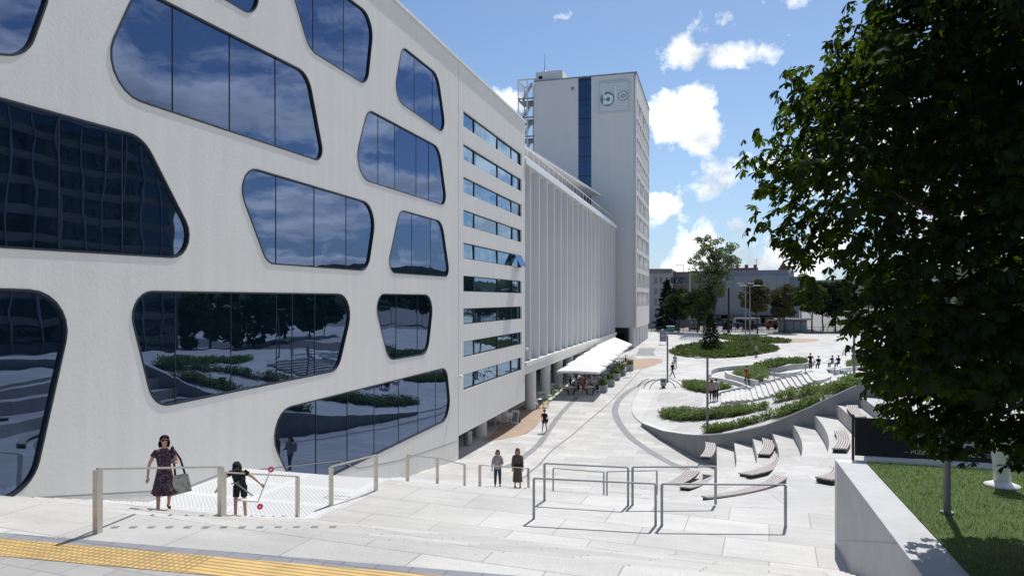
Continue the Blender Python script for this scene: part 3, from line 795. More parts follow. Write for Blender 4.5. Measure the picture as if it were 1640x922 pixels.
for k, (zt, zb) in enumerate(STRIPZ):
    bm = NB()
    for a, b in (((SY0,zb),(SY1,zb+.05)),((SY0,zt-.05),(SY1,zt)),((SY0,zb+.05),(SY0+.05,zt-.05)),((SY1-.05,zb+.05),(SY1,zt-.05))):
        boxr(bm, (XW-.22, a[0]+.003, a[1]+.003), (XW-.1, b[0]-.003, b[1]-.003))
    cuts = [SY0+.05, 42.4, 47.4, 51.2 if k % 2 else 50.9, SY1-.05]
    for y in cuts[1:-1]: boxr(bm, (XW-.2, y-.03, zb+.05), (XW-.11, y+.03, zt-.05))
    fr = under(obj('window', bm, M['frame']), bld)
    bm = NB()
    for a, b in zip(cuts, cuts[1:]):
        t = random.uniform(-.012,.012); s = random.uniform(-.015,.015)
        vs = [bm.verts.new(p) for p in ((XW-.17-t-s, a, zb+.05),(XW-.17+t-s, b, zb+.05),(XW-.17+t+s, b, zt-.05),(XW-.17-t+s, a, zt-.05))]
        bm.faces.new(vs)
    for f in bm.faces:
        f.normal_update()
        if f.normal.x < 0: f.normal_flip()
    g = obj('glass', bm, M['glass2']); g.data.transform(Matrix.Translation(-bld.location)); g.parent = fr
    if k == 4:   # one sash tipped open
        bm = NB(); mtx = Matrix.Translation((XW+.02, 52.2, zt-.03)) @ Matrix.Rotation(R(-28), 4, 'Y')
        bmesh.ops.create_cube(bm, size=1, matrix=mtx @ Matrix.Translation((0,0,-.5)) @ Matrix.Diagonal((.04,1.9,1,1)))
        s = obj('sash', bm, M['glass2']); s.data.transform(Matrix.Translation(-bld.location)); s.parent = fr
# backing, roof, end wall, recess
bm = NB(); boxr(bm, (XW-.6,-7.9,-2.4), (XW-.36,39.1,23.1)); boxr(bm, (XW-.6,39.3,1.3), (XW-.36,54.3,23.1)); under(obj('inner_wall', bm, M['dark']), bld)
bm = NB(); boxr(bm, (-32,-8,23.0), (XW-.36,54.4,23.17)); boxr(bm, (-32,54.15,.85), (XW-.352,54.4,22.98)); boxr(bm, (-32,39.2,.85), (XW-.605,54.14,1.2)); boxr(bm, (-32,-8,-2), (XW-.36,-7.92,22.98))
under(obj('body', bm, M['plaster']), bld)
bm = NB(); boxr(bm, (XW-.5,-8.05,23.205), (XW+.10,54.48,23.34)); under(obj('roof_coping', bm, M['coping']), bld)
bm = NB()
for k in range(30): boxr(bm, (XW-.15, -6+2*k, 23.342), (XW-.11, -4.06+2*k, 23.38))
under(obj('roof_rail', bm, M['coping']), bld)
bm = NB(); boxr(bm, (XW+.001,39.18,.9), (XW+.006,39.21,23.2)); under(obj('joint', bm, M['steelg']), bld)
bm = NB()
for a, b in (((-8,4.95),(16.9,3.35)),): pass
# plinth seam line following the ground
PLN = [(-8,5.75),(10.5,4.9),(16.6,3.55),(18.3,3.60),(25.3,2.45),(27,1.75),(31,1.2),(39,.6)]
for (a, z1), (b, z2) in zip(PLN, PLN[1:]): beam(bm, (XW+.004, a, z1), (XW+.004, b, z2), .012, .035)
under(obj('plinth_seam', bm, M['steelg']), bld)
bm = NB(); boxr(bm, (-20.1,39.4,-2), (-19.9,54,.84)); boxr(bm, (XW-.4,39.21,-2), (XW-.30,39.6,.84)); under(obj('shopfront', bm, M['glassd']), bld)
for y in (48.0, 53.4):
    bm = NB(); cyl(bm, (-16.3, y, -2), .46, 2.85, 24); under(obj('column', bm, M['plaster2'], smooth=False), bld)
bm = NB(); sphere(bm, (XW+.25, 39.0, 4.4), (.12,.12,.12)); beam(bm, (XW,39.0,4.4), (XW+.2,39.0,4.4), .04,.04); under(obj('camera_dome', bm, M['white']), bld)
bm = NB(); sphere(bm, (XW+.25, 54.1, 5.0), (.13,.13,.13)); beam(bm, (XW,54.1,5.0), (XW+.2,54.1,5.0), .04,.04); under(obj('camera_dome', bm, M['white']), bld)

# ================================================================== FINNED BUILDING
fb = thing('finned_building', 'long white building with closely spaced vertical fins above a row of round columns', 'building', (XW, 80, 0))
Y0, Y1 = 54.45, 108.4
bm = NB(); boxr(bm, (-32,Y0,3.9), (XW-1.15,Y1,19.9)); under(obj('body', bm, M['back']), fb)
bm = NB(); boxr(bm, (XW-1.149,Y0,2.9), (XW-.05,Y1,3.55)); boxr(bm, (XW-1.149,Y0,3.56), (XW+.12,Y1,3.9)); boxr(bm, (-32,Y0,2.9), (XW-1.15,Y1,3.88)); under(obj('lower_ledge', bm, M['plaster2']), fb)
bm = NB(); boxr(bm, (XW-1.149,Y0,19.92), (XW+.12,Y1,20.35)); boxr(bm, (XW-1.149,Y0,20.36), (XW-.2,Y1,20.75)); boxr(bm, (-32,Y0,19.92), (XW-1.15,Y1,20.7)); under(obj('cornice', bm, M['coping']), fb)
for k in range(18):
    y = 56.2+3.0*k
    bm = NB(); boxr(bm, (XW-1.148,y,3.902), (XW,y+.16,19.918)); under(obj('fin', bm, M['fin']), fb)
for k in range(18):
    y = 56.36+3.0*k
    bm = NB(); 
    for z in range(5): boxr(bm, (XW-1.147, y+.004, 7.0+3.2*z), (XW-1.12, y+2.83, 7.06+3.2*z))
    boxr(bm, (XW-1.147, y+1.4, 3.91), (XW-1.12, y+1.44, 19.9))
    under(obj('louvre', bm, M['plaster2']), fb)
# setback roof storey and blade canopy
bm = NB(); boxr(bm, (-32,Y0,20.75), (-21.5,Y1,23.9)); under(obj('roof_storey', bm, M['glassd']), fb)
bm = NB(); P = [(-17.6,60,23.3),(-17.0,Y1-.2,25.0),(-30,Y1-.2,25.6),(-30,60,24.2)]
a = [bm.verts.new(p) for p in P]; b = [bm.verts.new((p[0],p[1],p[2]+.28)) for p in P]
for k in range(4): bm.faces.new((a[k],a[(k+1)%4],b[(k+1)%4],b[k]))
bm.faces.new(a[::-1]); bm.faces.new(b); bmesh.ops.recalc_face_normals(bm, faces=bm.faces)
under(obj('roof_blade', bm, M['plaster2']), fb)
bm = NB()
for y in range(57, 108, 2): boxr(bm, (XW-.5, y, 20.752), (XW-.46, y+.04, 21.7))
boxr(bm, (XW-.5,Y0,21.7), (XW-.46,Y1,21.75)); under(obj('roof_rail', bm, M['coping']), fb)
for k in range(10):
    y = 59.0+5.55*k
    if y < 107:
        bm = NB(); cyl(bm, (XW-.75, y, -1.2), .5, 4.12, 20); under(obj('column', bm, M['plaster2']), fb)
bm = NB(); boxr(bm, (-20.3,Y0,-1.5), (-20.0,Y1,2.89)); under(obj('shopfront', bm, M['glassd']), fb)
bm = NB()
for k in range(18): boxr(bm, (-19.99, 56+3*k, -1.2), (-19.9, 56.12+3*k, 2.88))
under(obj('shopfront_mullion', bm, M['black']), fb)

# ================================================================== TOWER
TX0, TX1, TY0, TY1, TZ0, TZ1 = -28.1, -11.75, 110.0, 132.3, 4.55, 44.2
tw = thing('office_tower', 'tall white office tower with a dark glazed strip and a square sign near the top', 'building', (TX1, TY0, 0))
bm = NB()
gx0, gx1 = at(926,200,TY0).x, at(947,200,TY0).x
boxr(bm, (TX0,TY0,TZ0), (gx0,TY0+.4,TZ1-.0)); boxr(bm, (gx1,TY0,TZ0), (TX1-.4,TY0+.4,TZ1)); boxr(bm, (TX0,TY0+.4,TZ0), (TX1-.7,TY1,TZ1-.4))
boxr(bm, (gx0,TY0+.002,TZ0), (gx1,TY0+.4,9))
under(obj('wall', bm, M['plaster2']), tw)
# east face as a grid with windows
nb, nf = 9, 11; ey0 = TY0+1.0; bw = (TY1-.4-ey0)/nb; fh = (TZ1-3.2-7.6)/nf
holes = []
for i in range(nb):
    for j in range(nf):
        a = ey0+bw*i+.25; z = 7.6+fh*j+.25; holes.append([(a,z),(a+bw-.62,z),(a+bw-.62,z+fh-.7),(a,z+fh-.7)])
ew = hole_wall('east_wall', [(TY0,TZ0),(TY1,TZ0),(TY1,TZ1),(TY0,TZ1)], holes, TX1, .395, M['plaster2'], tw)
for h in holes:
    bm = NB(); boxr(bm, (TX1-.34,h[0][0]-.02,h[0][1]-.02), (TX1-.3,h[2][0]+.02,h[2][1]+.02)); under(obj('window', bm, M['glass2']), tw)
bm = NB(); boxr(bm, (gx0,TY0+.25,9.002), (gx1,TY0+.3,TZ1)); gs = under(obj('glazed_strip', bm, M['glasst']), tw)
bm = NB()
for k in range(12): boxr(bm, (gx0, TY0+.2, TZ1-.4-3.05*k), (gx1, TY0+.248, TZ1-.25-3.05*k)); boxr(bm, (gx0, TY0+.22, TZ1-1.3-3.05*k), (gx1, TY0+.248, TZ1-1.25-3.05*k))
boxr(bm, ((gx0+gx1)/2-.03, TY0+.23, 9), ((gx0+gx1)/2+.03, TY0+.247, TZ1-.3))
g = obj('glazing_bar', bm, M['mull']); g.data.transform(Matrix.Translation(-tw.location)); g.parent = gs
bm = NB(); boxr(bm, (TX0-.1,TY0-.1,TZ1+.002), (TX1+.1,TY0+.25,TZ1+.2)); boxr(bm, (TX1-.25,TY0+.251,TZ1+.002), (TX1+.1,TY1,TZ1+.2)); under(obj('roof_coping', bm, M['steelg']), tw)
r0, r1 = at(858,125,TY0+1).x, at(901,125,TY0+1).x
bm = NB(); boxr(bm, (r0,TY0+1,TZ1-.4), (r1,TY0+6,TZ1+1.9)); rb = under(obj('roof_cabin', bm, M['plaster2']), tw)
bm = NB(); boxr(bm, (r0+.5,TY0+.98,TZ1+.7), (r0+1.1,TY0+1.01,TZ1+1.2)); g = obj('vent', bm, M['dark']); g.data.transform(Matrix.Translation(-tw.location)); g.parent = rb
v = at(917,142,TY0); bm = NB(); boxr(bm, (v.x-.25,TY0-.03,v.z-.28), (v.x+.25,TY0-.002,v.z+.28)); under(obj('vent', bm, M['steelg']), tw)
v = at(872.5,118,TY0+2); bm = NB(); cyl(bm, (v.x,TY0+2,TZ1+1.9), .09, 3.3, 8, .02); sphere(bm, (v.x,TY0+2,TZ1+2.1), (.3,.3,.2)); under(obj('antenna', bm, M['steelg']), tw)
for k, y in enumerate((TY0+.7, TY0+5, TY0+9.5, TY0+14, TY0+18.5, TY1-.8)):
    for x in ((TX1-.7,) if k else (TX1-.7, TX1-6, TX1-11)):
        bm = NB(); cyl(bm, (x, y, .8), .55, TZ0-.8, 20); under(obj('column', bm, M['plaster2']), tw)
bm = NB(); boxr(bm, (TX0,TY0+6,.8), (TX1-1.6,TY0+6.2,TZ0-.002)); under(obj('lobby_glazing', bm, M['glassd']), tw)
# sign
a, b = at(957,182,TY0), at(1010,130,TY0)
sz = .5*((b.x-a.x)+(b.z-a.z)); cx, cz = (a.x+b.x)/2, (a.z+b.z)/2
bm = NB(); boxr(bm, (cx-sz/2,TY0-.35,cz-sz/2), (cx+sz/2,TY0-.002,cz+sz/2)); sg = under(obj('sign_board', bm, M['pale_sign']), tw)
bm = NB()
for q in ((-1,0),(1,0),(0,-1),(0,1)):
    boxr(bm, (cx+q[0]*sz*.46-(.02 if q[0] else sz*.46), TY0-.37, cz+q[1]*sz*.46-(.02 if q[1] else sz*.46)), (cx+q[0]*sz*.46+(.02 if q[0] else sz*.46), TY0-.352, cz+q[1]*sz*.46+(.02 if q[1] else sz*.46)))
g = obj('sign_border', bm, M['steelg']); g.data.transform(Matrix.Translation(-tw.location)); g.parent = sg
def disc(bm, x, z, y, r, r2=0, a0=0, a1=360, n=40, t=.06):
    """flat ring/disc facing -Y"""
    for k in range(n):
        p, q = R(a0+(a1-a0)*k/n), R(a0+(a1-a0)*(k+1)/n)
        pts = [(x+r*math.cos(p), z+r*math.sin(p)), (x+r*math.cos(q), z+r*math.sin(q)), (x+r2*math.cos(q), z+r2*math.sin(q)), (x+r2*math.cos(p), z+r2*math.sin(p))]
        if r2 == 0: pts = pts[:3]
        A = [bm.verts.new((u, y, w_)) for u, w_ in pts]; B = [bm.verts.new((u, y+t, w_)) for u, w_ in pts]
        bm.faces.new(A)
        for i in range(len(A)): bm.faces.new((A[i], B[i], B[(i+1) % len(A)], A[(i+1) % len(A)]))
    return bm
def lx(u): return cx-sz/2+u*sz
def lz(v): return cz+sz/2-v*sz
yb = TY0-.352
bm = NB(); disc(bm, lx(.30), lz(.56), yb-.06, .225*sz, 0, t=.058); g = obj('sign_disc', bm, M['teal']); g.data.transform(Matrix.Translation(-tw.location)); g.parent = sg
# letters b l c
bm = NB(); yl = yb-.14
disc(bm, lx(.325), lz(.57), yl, .165*sz, .065*sz, -172, 172, t=.078); boxr(bm, (lx(.16), yl+.002, lz(.51)), (lx(.215), yl+.076, lz(.20))); boxr(bm, (lx(.165), yl+.003, lz(.735)), (lx(.30), yl+.074, lz(.655)))
g = obj('letter_b', bm, M['white']); g.data.transform(Matrix.Translation(-tw.location)); g.parent = sg
bm = NB(); boxr(bm, (lx(.53), yl, lz(.66)), (lx(.60), yl+.1, lz(.16))); g = obj('letter_l', bm, M['white']); g.data.transform(Matrix.Translation(-tw.location)); g.parent = sg
bm = NB(); disc(bm, lx(.80), lz(.50), yl, .145*sz, .055*sz, 12, 348, t=.1); g = obj('letter_c', bm, M['back']); g.data.transform(Matrix.Translation(-tw.location)); g.parent = sg
bm = NB(); disc(bm, lx(.80), lz(.50), yl-.02, .125*sz, .075*sz, 14, 346, t=.018); g = obj('letter_face', bm, M['white']); g.data.transform(Matrix.Translation(-tw.location)); g.parent = sg
# open stair lattice on the west flank
st = thing('stair_tower', 'open steel stair tower with mesh sides left of the office tower', 'stair tower', (TX0-1.6, TY0+1, 0))
sx0, sx1 = at(830,300,TY0+.6).x, TX0-.05
for x in (sx0, (sx0+sx1)/2+.1, sx1-.1):
    for y in (TY0+.6, TY0+4.6):
        bm = NB(); boxr(bm, (x-.09,y-.09,8), (x+.09,y+.09,TZ1+.6)); under(obj('post', bm, M['coping']), st)
for k in range(12):
    z = TZ1+.6-3.1*k
    bm = NB(); 
    for y in (TY0+.5, TY0+4.5): boxr(bm, (sx0-.1,y,z), (sx1,y+.2,z+.2))
    for x in (sx0-.1, sx1-.2): boxr(bm, (x,TY0+.701,z), (x+.18,TY0+4.499,z+.2))
    if k:
        boxr(bm, (sx0,TY0+1,z-.25), (sx1-.2,TY0+4.3,z-.15))
        for q in range(10): boxr(bm, (sx0+.3+q*.16, TY0+1.4, z+.3+q*.28), (sx0+.6+q*.16, TY0+2.6, z+.36+q*.28))
    beam(bm, (sx0+.1,TY0+.55,z-2.9), (sx1-.2,TY0+.55,z-.3), .05,.05)
    under(obj('landing', bm, M['steelg'] if k else M['coping']), st)
bm = NB()
for k in range(9): 
    x = sx0+(sx1-sx0)*k/9; boxr(bm, (x,TY0+4.62,9), (x+.04,TY0+4.66,TZ1+.6))
for k in range(8):
    y = TY0+.7+.5*k; boxr(bm, (sx0-.12,y,9), (sx0-.08,y+.04,TZ1+.6))
under(obj('mesh_panel', bm, M['coping']), st)

# ================================================================== OPPOSITE BUILDING (stands beyond the square's east side, mirrored in the long facade)
ob = thing('glass_building', 'dark office building with gridded glazing across the square mirrored in the lower windows', 'building', (44, 60, 0))
bm = NB(); boxr(bm, (44,34,0), (60,82,30)); under(obj('body', bm, M['brick']), ob)
bm = NB(); boxr(bm, (43.7,33.7,30.003), (60.3,82.3,30.6)); under(obj('roof', bm, M['steelg']), ob)
for k in range(10):
    bm = NB(); boxr(bm, (43.86,35,1.2+3*k), (43.998,81,3.2+3*k)); under(obj('window_band', bm, M['glassd']), ob)
for k in range(15):
    bm = NB(); boxr(bm, (43.70,35.4+3.1*k,.2), (43.85,35.6+3.1*k,29.8)); under(obj('mullion', bm, M['steelg']), ob)

# ================================================================== HANDRAILS
def handrail(bases, h, label, m, group, pw=.055, dbl=False, rw=.06):
    B = [Vector(b) for b in bases]
    t = thing('handrail', label, 'handrail', B[0], 0, group)
    for i, b in enumerate(B):
        bm = NB(); d = (B[min(i+1, len(B)-1)]-B[max(0, i-1)]); rz = math.atan2(d.y, d.x)
        box(bm, b-B[0]+Vector((0,0,h/2)), (pw, pw*.75, h), rz)
        bmesh.ops.bevel(bm, geom=bm.edges[:], offset=.004, segments=1)
        obj('post', bm, m, t)
    bm = NB()
    for a, b in zip(B, B[1:]): beam(bm, a-B[0]+Vector((0,0,h+.012)), b-B[0]+Vector((0,0,h+.012)), rw, .035)
    obj('top_rail', bm, m, t); return t
def gp(x, y, e=0): return (x, y, ground(x, y))
GW = 'steel handrails on the stair by the wall'
handrail([gp(-9.4,8.82), gp(-9.72,12.1)], 1.0, 'brushed steel handrail nearest the yellow strip, its wide first post casting a shadow on it', M['steel'], GW, .115)
handrail([gp(-9.78,12.25), gp(-10.12,15.45)], 1.0, 'brushed steel handrail just beside the girl carrying a scooter', M['steel'], GW, .1)
handrail([gp(-9.85,16.6), gp(-9.35,18.2)], 1.0, 'short brushed steel handrail frame in front of the lowest slanted window', M['steel'], GW, .1)
handrail([gp(-9.6,20.9), gp(-9.5,23.2), gp(-9.75,26.7)], 1.0, 'three-post brushed steel handrail reaching down to the building corner', M['steel'], GW, .1)
handrail([gp(-9.2,27.0), gp(-8.1,30.6)], .95, 'brushed steel handrail immediately left of the two women climbing the stair', M['steel'], GW, .1)
GR = 'steel hoop rails across the broad stair'
for a, b, lab in (((855,830),(1050,841),'nearest left steel hoop rail with the longest shadow on the broad stair'), ((1060,841),(1258,843),'nearest right steel hoop rail on the broad stair'),
                  ((872,801),(1006,809),'left steel hoop rail of the middle row on the broad stair'), ((1013,808),(1146,807),'right steel hoop rail of the middle row on the broad stair'),
                  ((886,786),(967,793),'left steel hoop rail of the farthest row on the broad stair'), ((972,793),(1052,791),'right steel hoop rail of the farthest row on the broad stair')):
    A = G(*a); B = ray(*b); B = B*((A.z-CH)/B.z); B = Vector((B.x, B.y, A.z))
    handrail([A, B], 1.0, lab, M['steelg'], GR, .06, rw=.055)

# ================================================================== BENCHES
def bench(q, label, bulge=.25):
    """q: far-left, far-right, near-right, near-left seen corners"""
    c = [G(x, y, ground, .17) for x, y in q]; z = sum(p.z for p in c)/4; z = ground(*(sum(((p.x, p.y)) [i] for p in c)/4 for i in (0,1)))+.19
    P = [ray(x, y) for x, y in q]; P = [p*((z-CH)/p.z) for p in P]; P = [Vector((p.x, p.y, 0)) for p in P]
    o0 = (P[0]+P[1]+P[2]+P[3])/4
    t = thing('bench', label, 'bench', (o0.x, o0.y, z-.19), 0, 'slatted benches on the amphitheatre seats')
    def pt(u, v):   # u across 0..1, v along 0..1
        a = P[0].lerp(P[3], v); b = P[1].lerp(P[2], v); p = a.lerp(b, u)
        ax = (P[2]+P[3]-P[0]-P[1]).normalized(); n = Vector((-ax.y, ax.x, 0))
        if n.dot(Vector((1,-.3,0))) < 0: n = -n
        return p+n*bulge*(4*v*(1-v))-n*bulge*.5-o0
    ns = 6; bm = NB()
    for k in range(ns):
        u0, u1 = (k+.10)/ns, (k+.86)/ns; rings = []
        for j in range(13):
            v = j/12; a, b = pt(u0, v), pt(u1, v)
            rings.append([(a.x,a.y,.14),(b.x,b.y,.14),(b.x,b.y,.19),(a.x,a.y,.19)])
        loft(bm, rings)
    bmesh.ops.recalc_face_normals(bm, faces=bm.faces); obj('seat', bm, M['wood'], t)
    bm = NB(); rings = []
    for j in range(13):
        v = .01+.98*j/12; a, b = pt(.07, v), pt(.93, v)
        rings.append([(a.x,a.y,.02),(b.x,b.y,.02),(b.x,b.y,.135),(a.x,a.y,.135)])
    loft(bm, rings); bmesh.ops.recalc_face_normals(bm, faces=bm.faces)
    obj('frame', bm, M['black'], t)
    return t
bench([(1131,707),(1147,709),(1141,731),(1123,730)], 'small slatted bench at the foot of the curved retaining wall', .12)
bench([(1222,700),(1241,701),(1236,727),(1215,726)], 'slatted bench just above the long arc-shaped bench', .15)
bench([(1338,689),(1358,689),(1360,718),(1335,717)], 'slatted bench on the high seat left of the black banner', .15)
bench([(1354,648),(1372,648),(1387,666),(1369,667)], 'topmost slatted bench under the chestnut leaves', -.1)
bench([(1249,726),(1269,729),(1213,761),(1191,758)], 'long arc-shaped slatted bench in the middle of the amphitheatre', .5)
bench([(1246,760),(1270,765),(1143,798),(1131,795)], 'longest low slatted bench behind the right hoop rails', .4)
bench([(1099,753),(1126,753),(1068,784),(1042,781)], 'leftmost slatted bench seen through the hoop rails', .3)
bench([(1150,757),(1166,760),(1110,781),(1090,779)], 'narrow slatted bench seen between two hoop rail posts', .2)
bench([(1334,745),(1362,752),(1338,768),(1310,763)], 'slatted bench half hidden by the corner of the granite parapet', .2)

# ================================================================== LAMPS
def lamp(base, h, label, arm=(-.9,0), r=.06, group='slim grey lamp posts on the square', m='pole'):
    t = thing('street_lamp', label, 'street lamp', base, 0, group)
    bm = NB(); cyl(bm, (0,0,0), r, h, 12, r*.9); obj('pole', bm, M[m], t)
    bm = NB(); cyl(bm, (0,0,0), r*1.8, .04, 12); obj('base_plate', bm, M[m], t)
    bm = NB(); beam(bm, (0,0,h-.04), (arm[0]*.45,arm[1]*.45,h-.04), .06,.05); obj('arm', bm, M[m], t)
    bm = NB(); box(bm, (arm[0]*.75,arm[1]*.75,h-.05), (max(.3,abs(arm[0])*.6),max(.26,abs(arm[1])*.6),.06)); bmesh.ops.bevel(bm, geom=bm.edges[:], offset=.02, segments=1)
    obj('lamp_head', bm, M['steelg'], t); return t
lamp(G(1133,693), 4.75, 'grey lamp post at the tip of the planting beside the retaining wall', (-.75,0), .075)
lamp(G(1069,612), 4.9, 'grey lamp post beside the hoop bicycle rack', (-.6,0), .09)
b = G(1368,602); lamp(b, 4.9, 'grey lamp post at the edge of the chestnut crown', (-.7,0), .09)
lamp(Vector((*[G(1517,822,lambda x,y:5.42)[i] for i in (0,1)], 5.42)), 5.2, 'grey lamp post standing on the lawn under the chestnut crown', (0,.8), .058)
b = G(1201,557); t = thing('floodlight_mast', 'tall thin mast with twin floodlights behind the round planting', 'light mast', b)
bm = NB(); cyl(bm, (0,0,0), .09, 9.6, 8, .06); obj('mast', bm, M['steelg'], t)
for x in (-1.0, 1.0):
    bm = NB(); box(bm, (x,0,9.65), (1.1,.5,.14)); obj('floodlight', bm, M['white'], t)
bm = NB(); box(bm, (0,0,9.55), (2.2,.08,.08)); obj('cross_arm', bm, M['steelg'], t)
b = G(1194,545); t = thing('floodlight_mast', 'shorter twin floodlight mast just left of the taller one', 'light mast', b)
bm = NB(); cyl(bm, (0,0,0), .09, 10.0, 8, .06); obj('mast', bm, M['steelg'], t)
for x in (-.9, .9):
    bm = NB(); box(bm, (x,0,10.05), (1.0,.5,.14)); obj('floodlight', bm, M['white'], t)
bm = NB(); box(bm, (0,0,9.95), (2.0,.08,.08)); obj('cross_arm', bm, M['steelg'], t)

# ================================================================== CURVED STAIR & LOW WALLS ON THE MOUND
def z12(x, y): return (1090+x/4.39, 590+y/4.39)
UP = [(285,185),(315,180),(350,172),(385,165),(420,160),(455,155),(487,148),(522,140),(560,130),(597,124),(630,117),(665,108),(702,98),(738,90),(775,80),(812,72),(850,62),(888,55),(925,46),(965,40),(1020,38)]
LO = [(285,255),(315,252),(350,248),(388,245),(425,242),(462,238),(510,235),(548,225),(590,215),(627,205),(668,195),(705,182),(745,168),(785,155),(822,148),(858,135),(893,120),(932,108),(970,95),(1010,85),(1060,72)]
U3 = [G(*z12(*p)) for p in UP]; L3 = [G(*z12(*p)) for p in LO]
for k in range(len(UP)-1):
    a, b, c, d = L3[k], L3[k+1], U3[k+1], U3[k]
    zt = max(p.z for p in (a, b, c, d))+.10
    poly = [(p.x, p.y) for p in (a, b, c, d)]
    # a gap is left between treads so that the riser reads
    bm = NB(); prism(bm, poly, zt-.9, zt); struct('curved_stair_tread', bm, M['slab2'])
def low_wall(l, w, h, label, m='conc_pale', fn=None, name='low_wall', n=6):
    P = [G(x, y) for x, y in l]
    o = obj(name, wallstrip([(p.x, p.y) for p in P], w, (lambda x, y, t: ground(x, y)+h) if fn is None else fn, None, n, depth=h+.5), M[m])
    tag(o, label, 'wall', 'low concrete walls between the plantings'); return o
low_wall([z12(250,195),z12(285,182),z12(420,155),z12(560,124),z12(702,92),z12(850,56),z12(965,34),z12(1030,30),z12(1100,34),z12(1160,38)], .45, .30, 'pale sloping parapet along the upper edge of the curved stair')
low_wall([(1137,607),(1138,600),(1150,595),(1178,592),(1205,590)], .3, .45, 'grey curved concrete wall looping left of the person in red', 'conc')
low_wall([(1163,601),(1168,606),(1190,613),(1212,618)], .3, .5, 'pale slanting kerb wall below the person in red')
low_wall([(1136,608),(1160,611),(1185,618),(1203,626)], .25, .3, 'thin curved kerb behind the pair in grey jackets')
low_wall([(1213,600),(1228,598),(1260,593),(1296,588),(1303,583)], .3, .5, 'long grey kerb wall behind the white plateau', 'conc')
low_wall([(1338,600),(1352,596),(1380,592),(1420,592)], .35, .4, 'short pale kerb wall near the right lamp post')
low_wall([(1226,612),(1224,604),(1232,600),(1290,597),(1345,590)], .3, .25, 'pale rounded edge of the plateau above the curved stair')
hb = [G(*p) for p in ((1195,627),(1240,612),(1290,603),(1337,601))]
handrail(hb, .95, 'thin grey handrail climbing along the curved stair', M['steelg'], GR+' and mound', .06, rw=.05)
hb = [G(*p) for p in ((1129,648),(1131,642))]
# ================================================================== VEGETATION
import numpy as np
rng = np.random.default_rng(11)
def leafmesh(name, pos, dirs, ups, ln, wd, m, parent=None, seg=1, droop=0):
    """one mesh of many small leaves: pos (n,3), dirs unit (n,3), ups (n,3), ln, wd (n,)"""
    n = len(pos); side = np.cross(dirs, ups); side /= np.linalg.norm(side, axis=1, keepdims=True)+1e-9
    ln = ln[:,None]; wd = wd[:,None]
    p0 = pos; p1 = pos+dirs*ln*.55+side*wd*.5; p2 = pos+dirs*ln-ups*ln*droop; p3 = pos+dirs*ln*.55-side*wd*.5
    v = np.stack([p0,p1,p2,p3], 1).reshape(-1,3)
    me = bpy.data.meshes.new(name); me.vertices.add(4*n); me.vertices.foreach_set('co', v.ravel())
    me.loops.add(4*n); me.loops.foreach_set('vertex_index', np.arange(4*n, dtype=np.int32))
    me.polygons.add(n); me.polygons.foreach_set('loop_start', np.arange(0,4*n,4, dtype=np.int32)); me.polygons.foreach_set('loop_total', np.full(n,4, dtype=np.int32))
    me.update(calc_edges=True); me.materials.append(m)
    o = bpy.data.objects.new(name, me); C.objects.link(o)
    if parent: o.parent = parent
    return o
def unit(v): return v/(np.linalg.norm(v, axis=-1, keepdims=True)+1e-9)
def bed(l, hgt, dens, m, label, cat='planting', leaf=.16, name='planting_bed', spikes=0.0, kern=None):
    P = [G(x, y) for x, y in l]; poly = [(p.x, p.y) for p in smooth([Vector((p.x, p.y)) for p in P], 4, True)]
    struct('planting_soil', sheet(poly, ground, 1.2, .035), M['soil'])
    xs = [p[0] for p in poly]; ys = [p[1] for p in poly]; area = abs(sum(poly[i-1][0]*poly[i][1]-poly[i][0]*poly[i-1][1] for i in range(len(poly))))/2
    nt = int(min(3500, area*dens)); pts = []
    while len(pts) < nt:
        x = random.uniform(min(xs), max(xs)); y = random.uniform(min(ys), max(ys))
        if inside((x, y), poly): pts.append((x, y, ground(x, y)))
    pts = np.array(pts); per = 22
    ph = np.sin(pts[:,0]*1.7+pts[:,1]*.9)*.5+np.sin(pts[:,0]*.6-pts[:,1]*1.3)*.5
    h = hgt*(.75+.22*ph+rng.uniform(-.25,.3,len(pts)))
    h *= np.where(rng.random(len(pts)) < spikes, 1.5, 1)
    base = np.repeat(pts, per, 0); H = np.repeat(h, per); n = len(base)
    t = rng.random(n)**.7; a = rng.uniform(0, 2*np.pi, n); r = (.06+.16*np.sin(np.pi*np.clip(t,0,1)))*rng.uniform(.4,1.5,n)*max(.7, hgt)
    pos = base+np.stack([np.cos(a)*r, np.sin(a)*r, t*H], 1)
    d = unit(np.stack([np.cos(a)+rng.normal(0,.3,n), np.sin(a)+rng.normal(0,.3,n), rng.uniform(.2,1.4,n)], 1))
    up = unit(np.cross(d, np.stack([-np.sin(a), np.cos(a), rng.normal(0,.5,n)], 1)))
    o = leafmesh(name, pos, d, up, rng.uniform(.6,1.3,n)*leaf, rng.uniform(.35,.6,n)*leaf, m)
    return tag(o, label, cat, None, 'stuff')
bed([(1127,692),(1140,694),(1185,685),(1232,673),(1300,653),(1350,638),(1340,637),(1318,643),(1283,652),(1249,664),(1204,677),(1165,685)], .50, 34, M['leaf_a'], 'dense green strip of shrubs directly behind the curved retaining wall')
bed([(1058,667),(1075,673),(1105,674),(1146,671),(1198,663),(1229,655),(1198,654),(1146,660),(1104,663),(1062,662)], .55, 30, M['leaf_a'], 'leaf shaped bed of green shrubs on the rounded white lobe')
bed([(1238,645),(1272,640),(1318,632),(1363,624),(1400,617),(1425,606),(1386,611),(1352,619),(1331,624),(1295,631),(1263,637)], .6, 26, M['leaf_a'], 'long shrub bed below the curved stair')
bed([(1094,619),(1110,626),(1135,629),(1160,626),(1172,622),(1150,619),(1120,615),(1100,615)], .55, 24, M['leaf_a'], 'small rounded shrub bed behind the pair in grey jackets')
